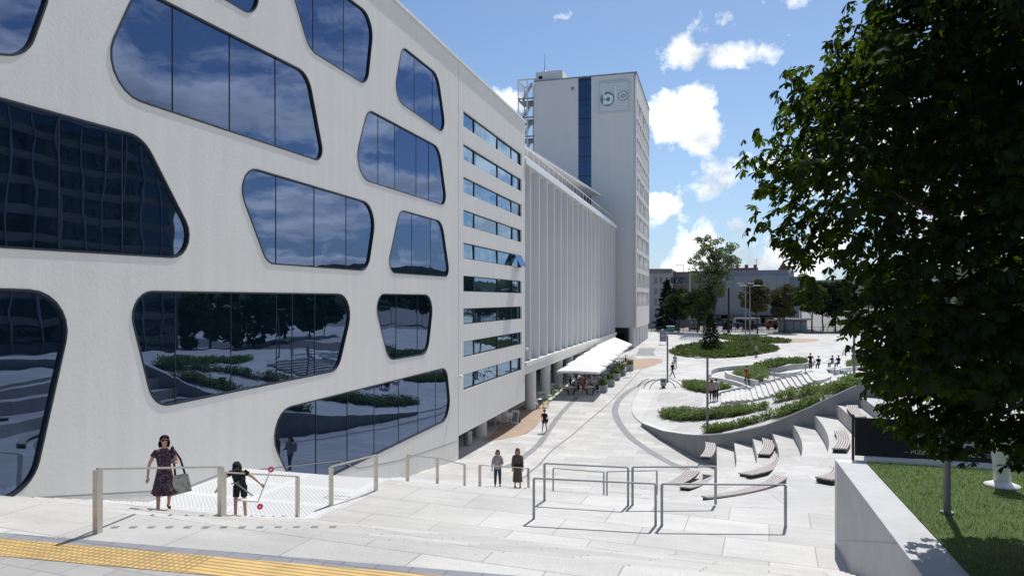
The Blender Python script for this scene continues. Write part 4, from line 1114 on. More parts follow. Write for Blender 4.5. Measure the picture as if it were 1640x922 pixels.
bed([(1176,605),(1192,611),(1222,613),(1229,603),(1213,599),(1182,600)], .9, 14, M['leaf_a'], 'bushy planting beside the person in red')
bed([(1207,592),(1240,594),(1287,587),(1285,582),(1240,584)], .75, 14, M['leaf_b'], 'narrow planting behind the person in red', leaf=.2)
bed([(1074,564),(1088,570),(1120,573),(1165,573),(1205,569),(1240,563),(1246,558),(1228,553),(1180,550),(1120,551),(1085,557)], .38, 4.2, M['leaf_b'], 'large round bed of low green ground cover around the small conifer', leaf=.32)
bed([(1150,541),(1170,545),(1210,549),(1262,549),(1255,545),(1200,541),(1160,538)], .5, 3, M['leaf_b'], 'thin strip of ground cover behind the round bed', leaf=.35)
bed([(1357,588),(1380,592),(1425,588),(1425,579),(1375,579)], .6, 9, M['leaf_a'], 'green planting right of the right lamp post', leaf=.22)
patch('gravel_strip', [(1255,549),(1300,547),(1310,543),(1262,542)], M['brown'], .006)

def limb_path(a, b, n=5, wob=.12):
    a = Vector(a); b = Vector(b); L_ = (b-a).length; out = []
    for k in range(n+1):
        t = k/n; p = a.lerp(b, t)+Vector((random.uniform(-1,1), random.uniform(-1,1), random.uniform(-.5,.5)+math.sin(t*math.pi)*.6))*L_*wob*(math.sin(t*math.pi))
        out.append(p)
    return out
def tree(name, label, loc, h, cr, trunk_h, nblob, nleaf, leaf, m, group=None, cat='tree', tr=.18, shape='round', gaps=.5, cz=.62, vert=None):
    t = thing(name, label, cat, loc, 0, group)
    bm = NB(); tube(bm, limb_path((0,0,-.2), (random.uniform(-.3,.3),random.uniform(-.3,.3),h*.8), 7, .015), [tr*(1-.11*k) for k in range(8)], 8)
    ctrs = []
    vr = vert or (h-trunk_h)/2
    for k in range(nblob):
        while True:
            p = Vector((random.uniform(-1,1), random.uniform(-1,1), random.uniform(-1,1)))
            if .25 < p.length < 1: break
        zc = trunk_h+vr+p.z*vr*.9; wid = cr*(1 if shape != 'vase' else .65+.5*(p.z*.5+.5)); 
        c = Vector((p.x*wid*.9, p.y*wid*.9, zc)); ctrs.append((c, random.uniform(.16,.32)*cr*(1.15 if shape == 'round' else .50)))
        z0 = max(trunk_h*.8, min(h*.7, zc-random.uniform(.15,.4)*h*.5))
        if k % 2 == 0 or shape == 'vase': tube(bm, limb_path((0,0,z0), c, 4, .08), [tr*.42,tr*.32,tr*.22,tr*.13,tr*.06], 5, False)
    obj('trunk', bm, M['bark'], t, True)
    n = nleaf; idx = rng.integers(0, len(ctrs), n); cc = np.array([tuple(c) for c, r in ctrs])[idx]; rr = np.array([r for c, r in ctrs])[idx]
    d0 = unit(rng.normal(0,1,(n,3))); pos = cc+d0*(rr*rng.uniform(.35,1.15,n)**.6)[:,None]*np.array([1,1,.72])
    d = unit(d0+rng.normal(0,.8,(n,3))+np.array([0,0,-.2])); up = unit(np.cross(d, rng.normal(0,1,(n,3))))
    leafmesh('crown', pos, d, up, rng.uniform(.6,1.4,n)*leaf, rng.uniform(.5,.9,n)*leaf, m, t)
    return t
def conifer(name, label, loc, h, cr, nleaf, m, leaf=.35, z0=.06, tr=.14, cat='conifer', dens=1, wisp=0):
    t = thing(name, label, cat, loc)
    bm = NB(); tube(bm, [(0,0,-.1),(0,0,h*.5),(0,0,h*.98)], [tr,tr*.6,.02], 8)
    pos = []; dr = []
    nb = int(64*dens)
    for k in range(nb):
        f = z0+(1-z0)*(k/nb)**.95; a = k*2.4+random.uniform(-.3,.3); rl = cr*(1-f)**.85*random.uniform(.7,1.1)+.12
        e = Vector((math.cos(a)*rl, math.sin(a)*rl, h*f-rl*.18)); s = Vector((0,0,h*f))
        if k % 2 == 0: tube(bm, [s, s.lerp(e,.5)+Vector((0,0,.05)), e], [.035,.02,.008], 4, False)
        m_ = max(6, int(nleaf/nb*(rl/cr+.25)))
        for _ in range(m_):
            u = random.random()**.6; p = s.lerp(e, u); w_ = .22*rl*(1.1-u)+.10
            pos.append((p.x+random.gauss(0,w_*.6), p.y+random.gauss(0,w_*.6), p.z+random.gauss(0,.07)-abs(random.gauss(0,.12))))
            dr.append((math.cos(a)+random.gauss(0,.5), math.sin(a)+random.gauss(0,.5), random.uniform(-.7,.3)))
    obj('trunk', bm, M['bark'], t, True)
    pos = np.array(pos); d = unit(np.array(dr)); up = unit(np.cross(d, rng.normal(0,1,d.shape))); n = len(pos)
    leafmesh('crown', pos, d, up, rng.uniform(.6,1.3,n)*leaf, rng.uniform(.22,.4,n)*leaf, m, t); return t
conifer('young_pine', 'small wispy conifer growing in the round bed', G(1138,561), 6.0, 1.75, 5200, M['leaf_d'], .34, .12, .09, dens=1.5)
conifer('spruce', 'dark conical spruce left of the tall sparse tree', G(1068,529), 11.3, 3.0, 14000, M['needle'], .55)
tree('deciduous_tree', 'dark round-crowned tree right beside the spruce', G(1087,532), 9.5, 2.9, 2.2, 26, 11000, .34, M['leaf_d'])
tree('tall_tree', 'tallest sparse tree with sky showing through its crown', G(1143,533), 21.5, 6.0, 5.0, 120, 10500, .36, M['leaf_f'], shape='vase', tr=.34)
tree('deciduous_tree', 'low leafy tree in front of the tall sparse one', G(1117,533), 10.5, 3.7, 2.4, 26, 9000, .40, M['leaf_c'])
GT = 'street trees in front of the grey department store'
tree('street_tree', 'olive street tree left of the kiosk', G(1213,534), 10.8, 3.3, 3.0, 30, 11000, .34, M['leaf_e'], GT)
tree('street_tree', 'brownish street tree rising behind the kiosk roof', G(1256,533), 10.0, 3.0, 2.8, 30, 11000, .34, M['leaf_e'], GT)
GA = 'trees of the avenue behind the square'
for i, (px, py, h, r, lab) in enumerate([(1284,527,12.5,3.4,'first bright green avenue tree right of the department store'),(1300,531,11.5,3.2,'second avenue tree right of the department store'),
        (1318,530,10.5,3.3,'avenue tree left of the white van'),(1338,531,10.5,3.2,'avenue tree standing in front of the white van'),(1360,530,11.5,3.5,'avenue tree behind the right lamp post'),
        (1392,530,12,3.8,'avenue tree seen behind the chestnut crown'),(1436,529,12,4,'avenue tree seen through the chestnut leaves'),(1490,529,12.5,4.2,'avenue tree far right seen through chestnut leaves'),(1570,529,12.5,4.4,'rightmost avenue tree behind the chestnut')]):
    tree('avenue_tree', lab, G(px, py), h, r, 2.8, 24, 7500, .4, M['leaf_c' if i in (0,1) else 'leaf_d'], GA)

for k in range(8):
    tree('avenue_tree', 'dense dark tree of the row beside the dark office building across the square', (45+random.uniform(-1,1), 85+5.2*k, PZ(0, 85+5.2*k)), 9.5, 3.6, 1.0, 16, 1800, .8, M['leaf_d'], 'trees beside the office building across the square')

# grass blades on the lawn
n = 42000; x = rng.uniform(3.2, 11, n); y = 17.1-(rng.random(n)**1.0)*8.5
pos = np.stack([x, y, np.full(n, 5.415)], 1); a = rng.uniform(0, 2*np.pi, n)
d = unit(np.stack([np.cos(a)*.5, np.sin(a)*.5, rng.uniform(.6,1.2,n)], 1)); up = unit(np.stack([np.cos(a), np.sin(a), -.5+0*a], 1))
tag(leafmesh('grass', pos, d, up, rng.uniform(.03,.075,n), rng.uniform(.008,.014,n), M['grass']), 'short mown green grass on the raised lawn', 'grass', None, 'stuff')

# ---- the chestnut
KS = .80
TXY = Vector((9.1*CT-11.0*ST, 9.1*ST+11.0*CT))*KS     # trunk axis
RT = [(5.9,1.0),(6.2,2.6),(6.6,3.4),(7.1,3.7),(7.6,3.9),(8.1,4.0),(8.8,4.15),(9.4,4.3),(10.1,5.1),(10.9,5.45),(12.4,5.3),(13.3,5.0),(13.8,4.1),(14.4,3.7),(16,3.0),(17.3,1.4),(17.6,.3)]
RT = [(CH+(a-CH)*KS, b*KS*.97) for a, b in RT]
ch = thing('chestnut_tree', 'large backlit horse chestnut tree with nearly black crown filling the right side', 'tree', (TXY.x, TXY.y, 5.42))
bm = NB(); tube(bm, [(0,0,-.3),(.05,.02,1.2),(0,.1,3.0),(-.1,.05,5.3),(0,0,8.8)], [.30,.25,.22,.16,.05], 14)
tips = []
nW = 20000; W = []
def lobes(a, z): return 1+.10*math.sin(3*a+z*1.1)+.08*math.sin(7*a-z*2.3+1)+.05*math.sin(13*a+z*4)
while len(W) < nW:
    z = random.uniform(6.65, 15.7); Rz = lerp_table(RT, z)
    a = random.uniform(0, 2*math.pi); f = 1-abs(random.gauss(0, .26))
    if random.random() < .16: f = random.uniform(.2,1)
    if f < .1 or random.random() > (Rz/4.2)**1.2: continue
    r = Rz*f*lobes(a, z)*(.88)
    x, y = r*math.cos(a), r*math.sin(a)
    # gaps: whole sprays missing
    g = math.sin(x*2.4+z*1.6)*math.sin(y*2.6-z*2.1)*math.sin(z*2.9+x*.9)
    if g > .40 and f > .3: continue
    if 8.9 < z < 10.6 and math.sin(x*1.7+2)*math.sin(y*1.9+z*2.4) > -.05 and random.random() < .8: continue
    if z < 7.9 and y < -.6-(7.9-z)*-1.2: continue
    if y+TXY.y < 1.0: continue
    W.append((x, y, z-5.42, a, f))
for k in range(46):
    q = W[int(k*len(W)/46) % len(W)]; e = Vector(q[:3])*.94; z0 = max(2.6, min(9, e.z*.75))
    tube(bm, limb_path((0,0.05,z0), (e.x, e.y, q[2]), 5, .10), [.10,.075,.055,.04,.025,.01], 6, False)
obj('trunk', bm, M['bark'], ch, True)
pp, dd, uu, ll, ww = [], [], [], [], []
for x, y, z, a, f in W:
    out = Vector((math.cos(a), math.sin(a), random.uniform(-.55,.25))); out.normalize()
    nrm_ = (Vector((0,0,1))*random.uniform(.5,1.2)+out*random.uniform(.1,.8)+Vector((random.gauss(0,.35),random.gauss(0,.35),random.gauss(0,.2)))).normalized()
    s = out.cross(nrm_).normalized(); fwd = nrm_.cross(s).normalized(); sc = random.uniform(.75,1.25); nl = random.choice((5,6,7,7))
    for k in range(nl):
        th = (k-(nl-1)/2)*R(38)+random.gauss(0,.07)
        d = (fwd*math.cos(th)+s*math.sin(th)-nrm_*random.uniform(.15,.75)).normalized()
        l_ = .165*sc*(1-.32*abs(k-(nl-1)/2)/3)
        pp.append((x,y,z)); dd.append(tuple(d)); uu.append(tuple(nrm_)); ll.append(l_); ww.append(l_*.42)
pp, dd, uu, ll, ww = map(np.array, (pp, dd, uu, ll, ww))
def chestleaf(pos, dirs, ups, ln, wd, m, parent):
    n = len(pos); side = unit(np.cross(dirs, ups)); ups = unit(np.cross(side, dirs)); ln = ln[:,None]; wd = wd[:,None]
    c = [pos, pos+dirs*ln*.38+side*wd*.30-ups*ln*.01, pos+dirs*ln*.72+side*wd*.5-ups*ln*.05, pos+dirs*ln-ups*ln*.18, pos+dirs*ln*.72-side*wd*.5-ups*ln*.05, pos+dirs*ln*.38-side*wd*.30-ups*ln*.01]
    v = np.stack(c, 1).reshape(-1,3); i = np.arange(n)[:,None]*6
    f = np.concatenate([i+np.array([[0,1,5,5]])], 1)
    quads = np.stack([i+np.array([[1,2,4,5]])], 1).reshape(-1,4); tri1 = (i+np.array([[0,1,5]])); tri2 = (i+np.array([[2,3,4]]))
    me = bpy.data.meshes.new('crown'); me.vertices.add(6*n); me.vertices.foreach_set('co', v.ravel())
    loops = np.concatenate([quads.ravel(), tri1.ravel(), tri2.ravel()]).astype(np.int32)
    tot = np.concatenate([np.full(n,4), np.full(2*n,3)]).astype(np.int32); st_ = np.concatenate([[0], np.cumsum(tot)[:-1]]).astype(np.int32)
    me.loops.add(len(loops)); me.loops.foreach_set('vertex_index', loops); me.polygons.add(3*n); me.polygons.foreach_set('loop_start', st_); me.polygons.foreach_set('loop_total', tot)
    me.update(calc_edges=True); me.materials.append(m); o = bpy.data.objects.new('crown', me); C.objects.link(o); o.parent = parent; return o
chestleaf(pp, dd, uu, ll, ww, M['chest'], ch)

# ================================================================== FAR CITY
def slab(name, label, pxs, ytop, Y, depth, m, cat='building', zb=2.0):
    a, b = at(pxs[0], ytop, Y), at(pxs[1], ytop, Y); c = Vector(((a.x+b.x)/2, Y, zb))
    t = thing(name, label, cat, c); w_ = b.x-a.x; h = (a.z+b.z)/2-zb
    bm = NB(); boxr(bm, (-w_/2,0,0), (w_/2,depth,h)); obj('wall', bm, m, t); return t, w_, h
t, w_, h = slab('department_store', 'large windowless grey department store behind the street trees', (1102,1264), 442, 190, 30, M['tgrey'])
bm = NB(); boxr(bm, (-w_/2+.4,.4,h+.003), (w_/2-.2,29,h+1.5)); obj('roof', bm, M['roofgrey'], t)
for k in range(12):
    bm = NB(); x = -w_/2+w_*(k+.5)/12; boxr(bm, (x-.06,-.06,3.3), (x+.06,-.003,h)); obj('panel_joint', bm, M['roofgrey'], t)
for k in range(6):
    bm = NB(); x = -w_/2+w_*(k+.5)/6; boxr(bm, (x-2.0,-.12,.3), (x+2.0,-.01,2.9)); obj('shop_window', bm, M['glassd'], t)
bm = NB(); boxr(bm, (-w_/2,-1.6,3.0), (w_/2,-.13,3.25)); obj('canopy', bm, M['roofgrey'], t)
bm = NB(); boxr(bm, (w_/2+.01,1.5,0), (w_/2+2.6,28,h-.2)); obj('side_wing', bm, M['roofgrey'], t)
t, w_, h = slab('old_building', 'pale building with a dark flat roof immediately right of the tower', (1030,1076), 437, 172, 18, M['tgrey'])
bm = NB(); boxr(bm, (-w_/2-.3,-.4,h+.003), (w_/2,18,h+1.0)); obj('roof', bm, M['brick'], t)
for j in range(4):
    for k in range(4):
        bm = NB(); x = -w_/2+3+1.3*k; boxr(bm, (x-.3,-.05,3+2.6*j), (x+.3,-.003,4.5+2.6*j)); obj('window', bm, M['glassd'], t)
t, w_, h = slab('old_building', 'darker building between the pale one and the department store', (1076,1104), 435, 176, 18, M['brick'])
for j in range(4):
    bm = NB(); boxr(bm, (-w_/2+.5,-.05,2.5+2.8*j), (w_/2-.5,-.003,4+2.8*j)); obj('window', bm, M['glassd'], t)
bm = NB()
for a, b in (((-1.2,2,h),(-1.2,2,h+1.8)),((.6,2,h),(.6,2,h+1.8)),((-1.2,2,h+1.8),(.6,2,h+1.8))): beam(bm, a, b, .14,.14)
obj('roof_frame', bm, M['black'], t)
t, w_, h = slab('red_roofed_building', 'building with low red roofs peeping over the department store', (1168,1214), 433, 250, 20, M['tgrey'])
bm = NB(); boxr(bm, (-w_/2,-.3,h+.003), (w_/2,20,h+.9)); obj('roof', bm, M['roofred'], t)
for x in (-2.5,.5,3.4):
    bm = NB(); boxr(bm, (x,3,h+.9), (x+1.1,4,h+2.1)); obj('chimney', bm, M['roofred'], t)
t, w_, h = slab('spired_house', 'distant house with a dark red pyramid roof and finial', (1245,1272), 436, 235, 8, M['tgrey'])
bm = NB(); vs = [bm.verts.new(p) for p in ((-2.6,1,h),(1.7,1,h),(1.7,5.4,h),(-2.6,5.4,h),(-.5,3.2,h+3.6))]
for f in ((0,1,4),(1,2,4),(2,3,4),(3,0,4)): bm.faces.new([vs[i] for i in f])
r_ = obj('roof', bm, M['roofred'], t); bm = NB(); cyl(bm, (-.5,3.2,h+3.3), .12, 2.0, 6, .02); obj('finial', bm, M['black'], r_)
bm = NB(); boxr(bm, (.2,-.4,h+.004), (3.4,.6,h+.5)); obj('parapet', bm, M['white'], t)
v = at(1212,437,192); t = thing('roof_antenna', 'thin television antenna standing on the department store roof', 'antenna', (v.x,v.y+2,v.z-.5))
bm = NB(); cyl(bm, (0,0,0), .07, 4.2, 6); beam(bm, (-.7,0,3.9), (.7,0,4.2), .07,.07); beam(bm, (-.5,0,3.4), (.5,0,3.6), .06,.06); obj('mast', bm, M['steelg'], t)
t, w_, h = slab('distant_building', 'pale distant building glimpsed through gaps in the chestnut', (1440,1515), 447, 240, 20, M['white'])
bm = NB(); boxr(bm, (-w_/2-.3,-.4,h+.003), (w_/2+.3,20,h+.8)); obj('roof', bm, M['roofgrey'], t)
for j in range(4):
    for k in range(8):
        bm = NB(); x = -w_/2+w_*(k+.5)/8; boxr(bm, (x-.5,-.05,2.5+2.8*j), (x+.5,-.003,4.1+2.8*j)); obj('window', bm, M['glassd'], t)
bm = NB(); pts = [(-500,0),(-300,14),(-120,22),(-20,12),(60,20),(160,30),(320,42),(460,30),(600,16),(900,22),(1100,0)]
P = smooth([Vector(p) for p in pts], 6); f_ = [bm.verts.new((p.x, 620+12*math.sin(p.x*.02), 2+max(0,p.y)+1.2*math.sin(p.x*.35))) for p in P]; b_ = [bm.verts.new((p.x, 560, 1)) for p in P]
for k in range(len(P)-1): bm.faces.new((b_[k], b_[k+1], f_[k+1], f_[k]))
struct('wooded_hills', bm, mat('far_woods', (.03,.05,.035), 1, var=.35, scale=.08))

# fence, kiosk, vehicles
A, B = G(1043,532), G(1420,532)
t = thing('fence', 'low black metal fence along the far edge of the square', 'fence', A)
d = B-A; n = 36
for k in range(n+1):
    p = d*k/n; bm = NB(); boxr(bm, (p.x-.04,p.y-.04,p.z), (p.x+.04,p.y+.04,p.z+1.1)); obj('post', bm, M['black'], t)
bm = NB(); beam(bm, (0,0,1.05), d+Vector((0,0,1.05)), .05,.05); obj('rail', bm, M['black'], t)
bm = NB(); beam(bm, (0,0,.45), d+Vector((0,0,.45)), .04,.04); obj('rail', bm, M['black'], t)
for k, (pa, pb) in enumerate(((1103,1120),(1158,1172),(1190,1206))):
    A2, B2 = G(pa,530), G(pb,530); t = thing('bus_shelter', ['glazed bus shelter left of the young pine','glazed bus shelter right of the black column','glazed bus shelter behind the floodlight masts'][k], 'bus shelter', A2, 0, 'bus shelters beyond the fence')
    w_ = (B2-A2).length; bm = NB(); boxr(bm, (-.2,-.4,2.4), (w_+.2,1.3,2.5)); obj('roof', bm, M['black'], t)
    for x in (0, w_/2, w_): bm = NB(); boxr(bm, (x-.05,1,0), (x+.05,1.1,2.4)); obj('post', bm, M['black'], t)
    bm = NB(); boxr(bm, (.05,1.11,.2), (w_-.05,1.13,2.3)); obj('pane', bm, M['glassd'], t)
A = G(1248,532); w_ = 37*A.y/CT/FPX*1.0
t = thing('kiosk', 'small grey kiosk with an overhanging flat roof', 'kiosk', A)
bm = NB(); boxr(bm, (0,0,-.1), (w_,3,2.6)); obj('wall', bm, M['brick'], t)
bm = NB(); boxr(bm, (-.9,-.9,2.603), (w_+.9,3.6,2.85)); obj('roof', bm, M['roofgrey'], t)
for k in range(4): bm = NB(); boxr(bm, (.3+w_*k/4,-.05,.4), (.2+w_*(k+.8)/4,-.004,2.2)); obj('shutter', bm, M['roofgrey'], t)
def vehicle(name, label, cat, px, py, L_, H_, mbody, band=None):
    A = G(px, py); t = thing(name, label, cat, (A.x, 168, 2.26))
    bm = NB()
    prof = [(0,.35),(0,H_*.55),(.12*H_,H_*.9),(.3*H_,H_),(L_-.1,H_),(L_,H_*.9),(L_,.35)]
    a = [bm.verts.new((x,0,z)) for x, z in prof]; b = [bm.verts.new((x,2.2,z)) for x, z in prof]
    for k in range(len(prof)): bm.faces.new((a[k],a[(k+1)%len(prof)],b[(k+1)%len(prof)],b[k]))
    bm.faces.new(a[::-1]); bm.faces.new(b); bmesh.ops.recalc_face_normals(bm, faces=bm.faces); obj('body', bm, mbody, t)
    bm = NB(); boxr(bm, (.3*H_,-.02,H_*.56), (L_-.4,-.004,H_*.86)); obj('window', bm, M['glassd'], t)
    if band: bm = NB(); boxr(bm, (.1,-.025,H_*.25), (L_-.1,-.006,H_*.5)); obj('stripe', bm, band, t)
    for x in (L_*.18, L_*.8):
        bm = NB(); tube(bm, [(x,-.03,.42),(x,.25,.42)], .42, 14); obj('wheel', bm, M['tyre'], t)
vehicle('bus', 'white and navy bus passing behind the fence', 'bus', 1174, 527, 6.0, 2.5, M['buswhite'], M['navy'])
vehicle('parked_van', 'orange van behind the fence left of the kiosk', 'van', 1227, 527, 2.4, 2.0, M['orange'])
vehicle('parked_car', 'small white car behind the fence beside the kiosk', 'car', 1239, 527, 2.2, 1.6, M['buswhite'])
vehicle('white_van', 'white box van with dark lettering under the avenue trees', 'van', 1350, 527, 4.6, 3.4, M['buswhite'], M['steelg'])

# black column (advertising pole)
b = G(1167,533); t = thing('tram_pole', 'tall black pole right of the tall sparse tree', 'pole', b)
bm = NB(); cyl(bm, (0,0,0), .22, 9.2, 10, .16); obj('pole', bm, M['black'], t); bm = NB(); cyl(bm, (0,0,0), .3, .5, 10); obj('base', bm, M['black'], t)
# skate ramp
a, b = G(1084,549), G(1137,549); W_ = b.x-a.x; Yr = (a.y+b.y)/2
prof = [(0,0),(1.6,.05),(2.8,.3),(3.7,.75),(4.2,1.35),(4.25,1.5),(5.6,1.5),(5.6,-.3),(0,-.3)]
bm = NB(); A_ = []
for j in range(13):
    u = j/12; off = 3.0*(1-u)**2; k_ = min(1, .25+u*3)
    A_.append([(u*W_, y+off, z*k_ if z > 0 else z) for y, z in prof])
loft(bm, A_); bmesh.ops.recalc_face_normals(bm, faces=bm.faces)
o = obj('skate_ramp', bm, M['conc']); o.location = (a.x, Yr, a.z); tag(o, 'curved grey concrete skate ramp behind the round planting', 'skate ramp')
# information board, green bin
b = G(1062,552); t = thing('information_board', 'standing grey information board near the tower columns', 'sign', b)
bm = NB(); boxr(bm, (-.55,-.05,.55), (.55,.05,2.35)); obj('panel', bm, M['roofgrey'], t)
for x in (-.5,.5): bm = NB(); boxr(bm, (x-.03,-.03,0), (x+.03,.03,.548)); obj('leg', bm, M['steelg'], t)
b = G(1074,531); t = thing('green_skip', 'green waste container at the foot of the dark trees', 'container', b)
bm = NB(); boxr(bm, (-.8,-.5,.1), (.8,.5,1.1)); obj('body', bm, M['teal'], t); bm = NB(); boxr(bm, (-.86,-.56,1.103), (.86,.56,1.25)); obj('lid', bm, M['white'], t)

# hoop bicycle rack & bin
b = G(1062,622)
for k in range(6):
    x = -1.5+.6*k; s_ = -1 if k < 3 else 1
    t = thing('bicycle_hoop', 'low dark curved bicycle hoop beside the litter bin', 'bicycle rack', (b.x+x*1.0, b.y+.25*abs(k-2.5), b.z), R(20*s_), 'bicycle hoops around the litter bin')
    bm = NB(); tube(bm, [(-.0+s_*math.sin(u)*.9*.8, -1.1*u/1.6+.2, .8*math.cos(u)) for u in [i*.196 for i in range(9)]], .035, 6); obj('hoop', bm, M['black'], t)
    bm = NB(); cyl(bm, (s_*.72,-.88,-.01), .06, .03, 8); obj('foot', bm, M['black'], t)
t = thing('litter_bin', 'grey litter bin in the middle of the bicycle hoops', 'litter bin', (b.x,b.y+.5,b.z))
bm = NB(); boxr(bm, (-.28,-.22,.25), (.28,.22,.98)); bmesh.ops.bevel(bm, geom=bm.edges[:], offset=.03, segments=1); obj('body', bm, M['steelg'], t)
bm = NB(); boxr(bm, (-.2,-.23,.66), (.2,-.222,.8)); obj('opening', bm, M['dark'], t); bm = NB(); boxr(bm, (-.15,-.15,0), (.15,.15,.248)); obj('leg', bm, M['black'], t)

# ================================================================== LAWN: banner and white pedestal
def textmesh(s, size, m, parent, loc, name='lettering', ext=.002, sx=1):
    cu = bpy.data.curves.new('t', 'FONT'); cu.body = s; cu.size = size; cu.extrude = ext; cu.align_x = 'LEFT'
    tmp = bpy.data.objects.new('t', cu); C.objects.link(tmp); dg = bpy.context.evaluated_depsgraph_get()
    me = bpy.data.meshes.new_from_object(tmp.evaluated_get(dg)); bpy.data.objects.remove(tmp)
    me.transform(Matrix.Translation(loc) @ Matrix.Rotation(R(90), 4, 'X') @ Matrix.Diagonal((sx,1,1,1))); me.materials.clear(); me.materials.append(m)
    me.name = name; o = bpy.data.objects.new(name, me); C.objects.link(o); o.parent = parent; return o
t = thing('banner', 'black restaurant banner with white lettering at the back of the lawn', 'banner', (3.05,17.42,5.30))
bm = NB(); boxr(bm, (0,-.012,.16), (5.6,.012,1.02)); obj('cloth', bm, M['blackcloth'], t)
for x in (-.03,1.8,3.7,5.63): bm = NB(); boxr(bm, (x-.025,.014,0), (x+.025,.06,1.08)); obj('post', bm, M['black'], t)
textmesh('THE AMICI', .46, M['dimcloth'], t, (1.15,-.02,.42), sx=1.0)
textmesh('– PIZZA & GRILL HOUSE –', .125, M['dimcloth'], t, (1.00,-.02,.27), sx=1.25)
p = G(1605,778,lambda x,y:5.42); t = thing('white_pedestal', 'white tapered pedestal with a round foot standing on the lawn', 'pedestal', (p.x,p.y,5.42))
def lathe(prof, n=24):
    bm = NB(); loft(bm, [[(r*math.cos(2*math.pi*k/n), r*math.sin(2*math.pi*k/n), z) for k in range(n)] for r, z in prof]); return bm
obj('foot', lathe([(.30,0),(.30,.03),(.18,.07),(.14,.10)]), M['white'], t, True)
obj('body', lathe([(.14,.101),(.155,.4),(.20,.8),(.26,1.1),(.27,1.14)]), M['white'], t, True)

# ================================================================== CAFE
def cafe_chair(label, m):
    t = thing('cafe_chair', label, 'chair')
    bm = NB(); box(bm, (0,0,.45), (.44,.44,.035)); bmesh.ops.bevel(bm, geom=bm.edges[:], offset=.01, segments=1); obj('seat', bm, m, t)
    bm = NB(); box(bm, (0,.22,.78), (.44,.03,.16)); box(bm, (0,.21,.62), (.40,.025,.05)); obj('backrest', bm, m, t)
    for x in (-.19,.19):
        bm = NB(); tube(bm, [(x,-.19,.44),(x*1.12,-.23,0)], .018, 6); obj('leg', bm, m, t)
        bm = NB(); tube(bm, [(x*1.1,.26,0),(x,.19,.44),(x,.23,.85)], .018, 6); obj('leg', bm, m, t)
    return t
def cafe_table(label, m):
    t = thing('cafe_table', label, 'table')
    bm = NB(); box(bm, (0,0,.735), (.72,.72,.035)); bmesh.ops.bevel(bm, geom=bm.edges[:], offset=.012, segments=1); obj('tabletop', bm, M['white'], t)
    bm = NB(); cyl(bm, (0,0,.03), .035, .69, 8); obj('pedestal', bm, M['steelg'], t); bm = NB(); cyl(bm, (0,0,0), .26, .03, 14); obj('foot', bm, M['steelg'], t); return t
cw = cafe_chair('white metal cafe chair', M['white']); cg = cafe_chair('lime green metal cafe chair', M['green']); tb = cafe_table('white square cafe table', M['white'])
protos = {o: [o, children(o)] for o in (cw, cg, tb)}
used = set()
def put(root, x, y, rz, label, group, z=None):
    z = PZ(x, y) if z is None else z
    if root not in used:
        used.add(root); root.location = (x, y, z); root.rotation_euler = (0,0,rz); root['label'] = label; root['group'] = group; return root
    r = root.copy(); C.objects.link(r); r.location = (x, y, z); r.rotation_euler = (0,0,rz); r['label'] = label; r['group'] = group
    for c in protos[root][1]:
        d = c.copy(); C.objects.link(d); d.parent = r
    return r
# open-air sets nearest to us
seat_spots = []
near = [(866,652,'closest'),(874,640,'second closest'),(884,632,'third closest'),(893,626,'fourth closest')]
for i, (px, py, w1) in enumerate(near):
    p = G(px, py); x, y = p.x-.3, p.y
    put(tb, x, y, R(8*i), w1+' white cafe table in the open row beyond the brown paving', 'cafe tables in the open')
    for q, (ox, oy, rz) in enumerate(((.75,0,-math.pi/2),(-.75,0,math.pi/2),(0,-.75,math.pi))):
        root = cg if (q == 0) else cw
        put(root, x+ox, y+oy, rz+R(random.uniform(-20,20)), ('lime green' if q == 0 else 'white')+' chair '+['at the right','at the left','on the near side'][q]+' of the '+w1+' open-air cafe table', 'cafe chairs in the open')
p = G(832,668); 
for k in range(2): put(cw, -16.2+.0*k+1.0*k*.6, 52.0+.9*k, R(200+30*k), ['white chair standing at the foot of a thick column','white chair behind the folding sign board'][k], 'cafe chairs in the open')
for r in range(8):
    for c in range(2):
        x, y = -13.3+1.75*c, 66.3+3.15*r+.5*c
        put(tb, x, y, R(random.uniform(-8,8)), 'white cafe table in the shade under the long awning', 'cafe tables under the awning')
        for ox, oy, rz in ((.72,0,-math.pi/2),(-.72,0,math.pi/2)):
            put(cw, x+ox, y+oy, rz+R(random.uniform(-15,15)), 'white cafe chair in the shade under the long awning', 'cafe chairs under the awning'); seat_spots.append((x+ox, y+oy, rz))
for k in range(4):
    x, y = -11.6+.1*k, 90.5+1.5*k
    put(tb, x, y, 0, 'white cafe table just past the far end of the awning', 'cafe tables past the awning')
    put(cw, x+.75, y, -math.pi/2, 'white cafe chair just past the far end of the awning', 'cafe chairs past the awning')
